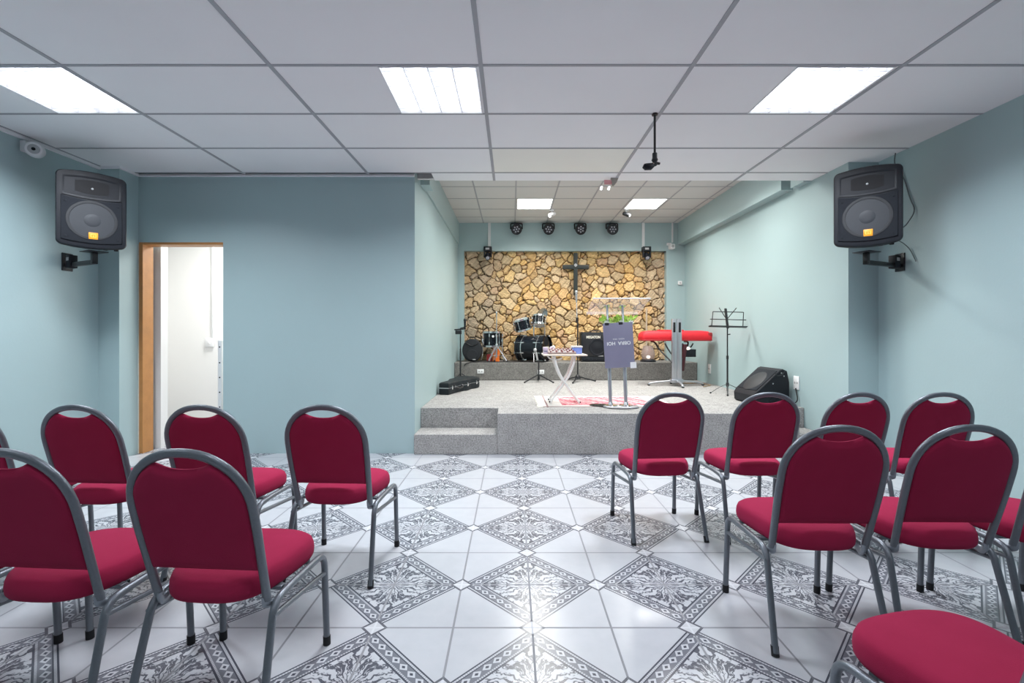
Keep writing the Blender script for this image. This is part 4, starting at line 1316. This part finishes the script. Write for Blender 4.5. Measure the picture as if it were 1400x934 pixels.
for s in (-1, 1):
    p = fillet([(s*.07, .0, .36), (s*.09, .05, .40), (s*.21, .16, .55), (s*.27, .22, KZ - .016), (s*.27, .40, KZ - .016)], .06)
    MB().tube(p, .013, 10).build('keyboard_arm', M_blackm, t)
    p = fillet([(s*.045, .02, .46), (s*.10, .08, .56), (s*.14, .12, .655)], .04)
    MB().tube(p, .012, 10).build('brace', M_blackm, t)
MB().tube(fillet([(.15, .20, .64), (.18, .21, .585), (.30, .21, .585), (.34, .22, .655)], .04), .011, 8).build('cable_loop', M_blackm, t)
MB().box((.055, .06, .24), (.115, .14, .66), Matrix.Rotation(.12, 4, 'Y'), bevel=.01).build('rear_column', plain('dark_maroon', (.06, .008, .014), .45), t)
t = thing('foot_controller', 'small black box hung on the keyboard stand under the cover', 'box', (2.78, 7.30, .925))
MB().box((-.105, -.05, -.06), (.105, .05, .06), bevel=.008).build('case', M_black, t)
MB().ball((-.02, -.03, .072), (.035, .03, .022), 14).build('glowing_button', M_lamp_glow, t)

t = thing('floor_lantern', 'clear lamp with black base and glowing bulb, on the riser under the keyboard end', 'lamp', (2.415, 8.22, RZ))
MB().lathe([(.135, 0), (.135, .02), (.12, .035), (.10, .045)], None, 32).build('base', M_black, t)
MB().lathe([(.100, .045), (.118, .10), (.120, .16), (.098, .23), (.080, .27), (.082, .285), (.078, .285), (.076, .268), (.092, .23), (.114, .16), (.112, .10), (.095, .05)], None, 32, cap=False).build('shade', M_frost, t)
MB().ball((0, -.02, .085), (.035, .03, .028), 16).build('bulb', M_lamp_glow, t)
MB().box((-.07, -.125, .012), (.07, -.11, .03), bevel=.003).build('front_strip', M_conering, t)
t = thing('clear_pole', 'thin pale vertical pole rising behind the left end of the red keyboard', 'pole', (2.455, 8.45, RZ))
MB().cyl((0, 0, .012), (0, 0, .96), .016, seg=14).build('tube', plain('beige_tube', (.50, .40, .30), .5), t)
MB().lathe([(.07, 0), (.07, .01), (.018, .02)], None, 24).build('foot', M_blackm, t)

# ------------------------------------------------------------------ music stand
t = thing('music_stand', 'thin black folding music stand beside the right stage wall', 'music stand', (2.908, 6.25, ST))
for (x, y) in ((-.215, .03), (-.10, -.22), (.205, -.13)):
    l = MB().tube(fillet([(x*.10, y*.10, .125), (x*.5, y*.5, .085), (x, y, .010)], .05), .0085, 8, r2=.004, ref=(0, 0, 1)).build('leg', M_blackm, t)
    MB().ball((x, y, .011), (.013, .013, .011), 8).build('rubber_foot', M_rubber, l)
MB().lathe([(.016, .10), (.020, .11), (.020, .145), (.012, .155)], None, 14).build('hub', M_blackm, t)
MB().cyl((0, 0, .04), (0, 0, .50), .0115, seg=12).build('lower_tube', M_blackm, t)
MB().cyl((0, 0, .49), (0, 0, .93), .0085, seg=12).build('upper_tube', M_blackm, t)
MB().cyl((0, 0, .47), (0, 0, .515), .0155, seg=12).build('collar', M_blackm, t)
MB().tube([(0, 0, .80), (.035, -.01, .805)], .007, 8).build('thumb_screw', M_blackm, t)
D = Matrix.Translation((0, -.01, .905)) @ Matrix.Rotation(math.radians(-17), 4, 'X') @ Matrix.Rotation(math.radians(1.5), 4, 'Y')
dk = [((-.255, 0, .0), (.245, 0, .0), .011), ((-.225, .005, .105), (.260, .005, .105), .006), ((-.175, .005, .215), (.235, .005, .215), .006),
      ((-.215, .005, .0), (-.175, .005, .215), .006), ((.205, .005, .0), (.240, .005, .215), .006),
      ((.0, .008, .105), (-.085, .008, .275), .0055), ((.0, .008, .105), (.150, .008, .275), .0055)]
mb = MB(D)
for a, b, r in dk: mb.tube([a, b], r, 8)
mb.build('desk_wires', M_blackm, t)
MB(D).box((-.255, -.045, -.010), (.245, .004, .002), bevel=.002).build('desk_ledge', M_blackm, t)
MB(D).box((-.014, -.002, -.02), (.016, .018, .265), bevel=.003).build('desk_spine', M_blackm, t)

# ------------------------------------------------------------------ wedge monitor
t = thing('stage_monitor', 'black wedge floor monitor on the stage beside the right wall', 'monitor', (2.925, 5.48, ST), math.radians(4))
def wp(y, s=0.0):
    P = [(-.185, .02), (-.160, .0), (.205, .0), (.225, .02), (.228, .255), (.200, .385), (.150, .410), (.115, .398), (-.165, .150), (-.190, .105)]
    cx, cz = .05, .17
    return [(cx + (x - cx)*(1 - s), y, cz + (z - cz)*(1 - s)) for x, z in P]
MB().loft([wp(-.215, .05), wp(-.208, .0), wp(.21, .0), wp(.217, .05)]).build('cabinet', M_black, t, smooth=25)
n = Vector((-.663, 0, .749)).normalized(); u = Vector((.749, 0, .663))
G = Matrix((( u.x, 0, n.x, -.025), (0, 1, 0, 0), (u.z, 0, n.z, .274), (0, 0, 0, 1)))
MB(G).box((-.170, -.19, -.006), (.170, .19, .008), bevel=.006).build('grille', M_grille, t)
MB(G).lathe([(.150, .008), (.145, .0105), (.003, .0115)], Matrix.Translation((-.03, 0, 0)), 36).build('woofer_ring', M_conering, t)
MB().box((-.03, -.222, .055), (.125, -.210, .085), Matrix.Translation((.05, 0, -.01)) @ Matrix.Rotation(-.55, 4, 'Y'), bevel=.005).build('side_handle', M_grille, t)
for x, z in ((-.13, .11), (.03, .245), (.16, .33), (.19, .06), (.13, .365)):
    MB().cyl((x, -.2165, z), (x, -.212, z), .008, seg=10).build('screw', M_greymic, t)
MB().tube(fillet([(.06, -.209, .372), (.07, -.220, .33), (.14, -.220, .345), (.17, -.209, .39)], .02), .007, 8).build('grab_bar', M_conering, t)

# cables lying on the stage
cable('floor_cable', 'thin pale cable lying loosely behind the keyboard stand feet', [(2.62, 7.6, ST + .008), (2.85, 7.45, ST + .008), (3.05, 7.55, ST + .008), (3.10, 7.2, ST + .008), (2.9, 7.02, ST + .008)], .007, plain('tan_cable', (.34, .24, .14), .6))
cable('floor_cable', 'black cable running along the top front edge of the drum riser', [(-.83, 7.99, RZ - .06), (-.80, 8.005, RZ - .02), (-.70, 8.03, RZ + .008), (-.2, 8.04, RZ + .008), (.55, 8.045, RZ + .008)], .008, M_rubber)
cable('floor_cable', 'black cable curling behind the wedge monitor up to the wall outlet', [(3.13, 5.5, ST + .008), (3.16, 5.3, ST + .008), (3.19, 5.16, ST + .05), (3.195, 5.215, ST + .20)], .006, M_rubber)

# ------------------------------------------------------------------ camera, world, view
cam = bpy.data.cameras.new('camera'); cam.sensor_width = 36.0; cam.lens = 36.0 * FX / 1400.0
cam.shift_y = -12.0 / 1400.0; cam.clip_start = .02
co = bpy.data.objects.new('camera', cam); link(co)
co.location = (0, 0, EYE); co.rotation_euler = (PI/2, 0, 0)
scene.camera = co
w = bpy.data.worlds.new('world'); scene.world = w; w.use_nodes = True
w.node_tree.nodes['Background'].inputs[0].default_value = (.75, .85, 1, 1)
w.node_tree.nodes['Background'].inputs[1].default_value = .02
scene.view_settings.view_transform = 'Standard'
scene.view_settings.look = 'None'
scene.view_settings.gamma = 1.0
scene.view_settings.use_curve_mapping = False
scene.view_settings.exposure = 0.0
scene.cycles.use_denoising = True
scene.cycles.max_bounces = 8
scene.cycles.diffuse_bounces = 5
scene.cycles.sample_clamp_indirect = 6.0
scene.cycles.sample_clamp_direct = 6.0
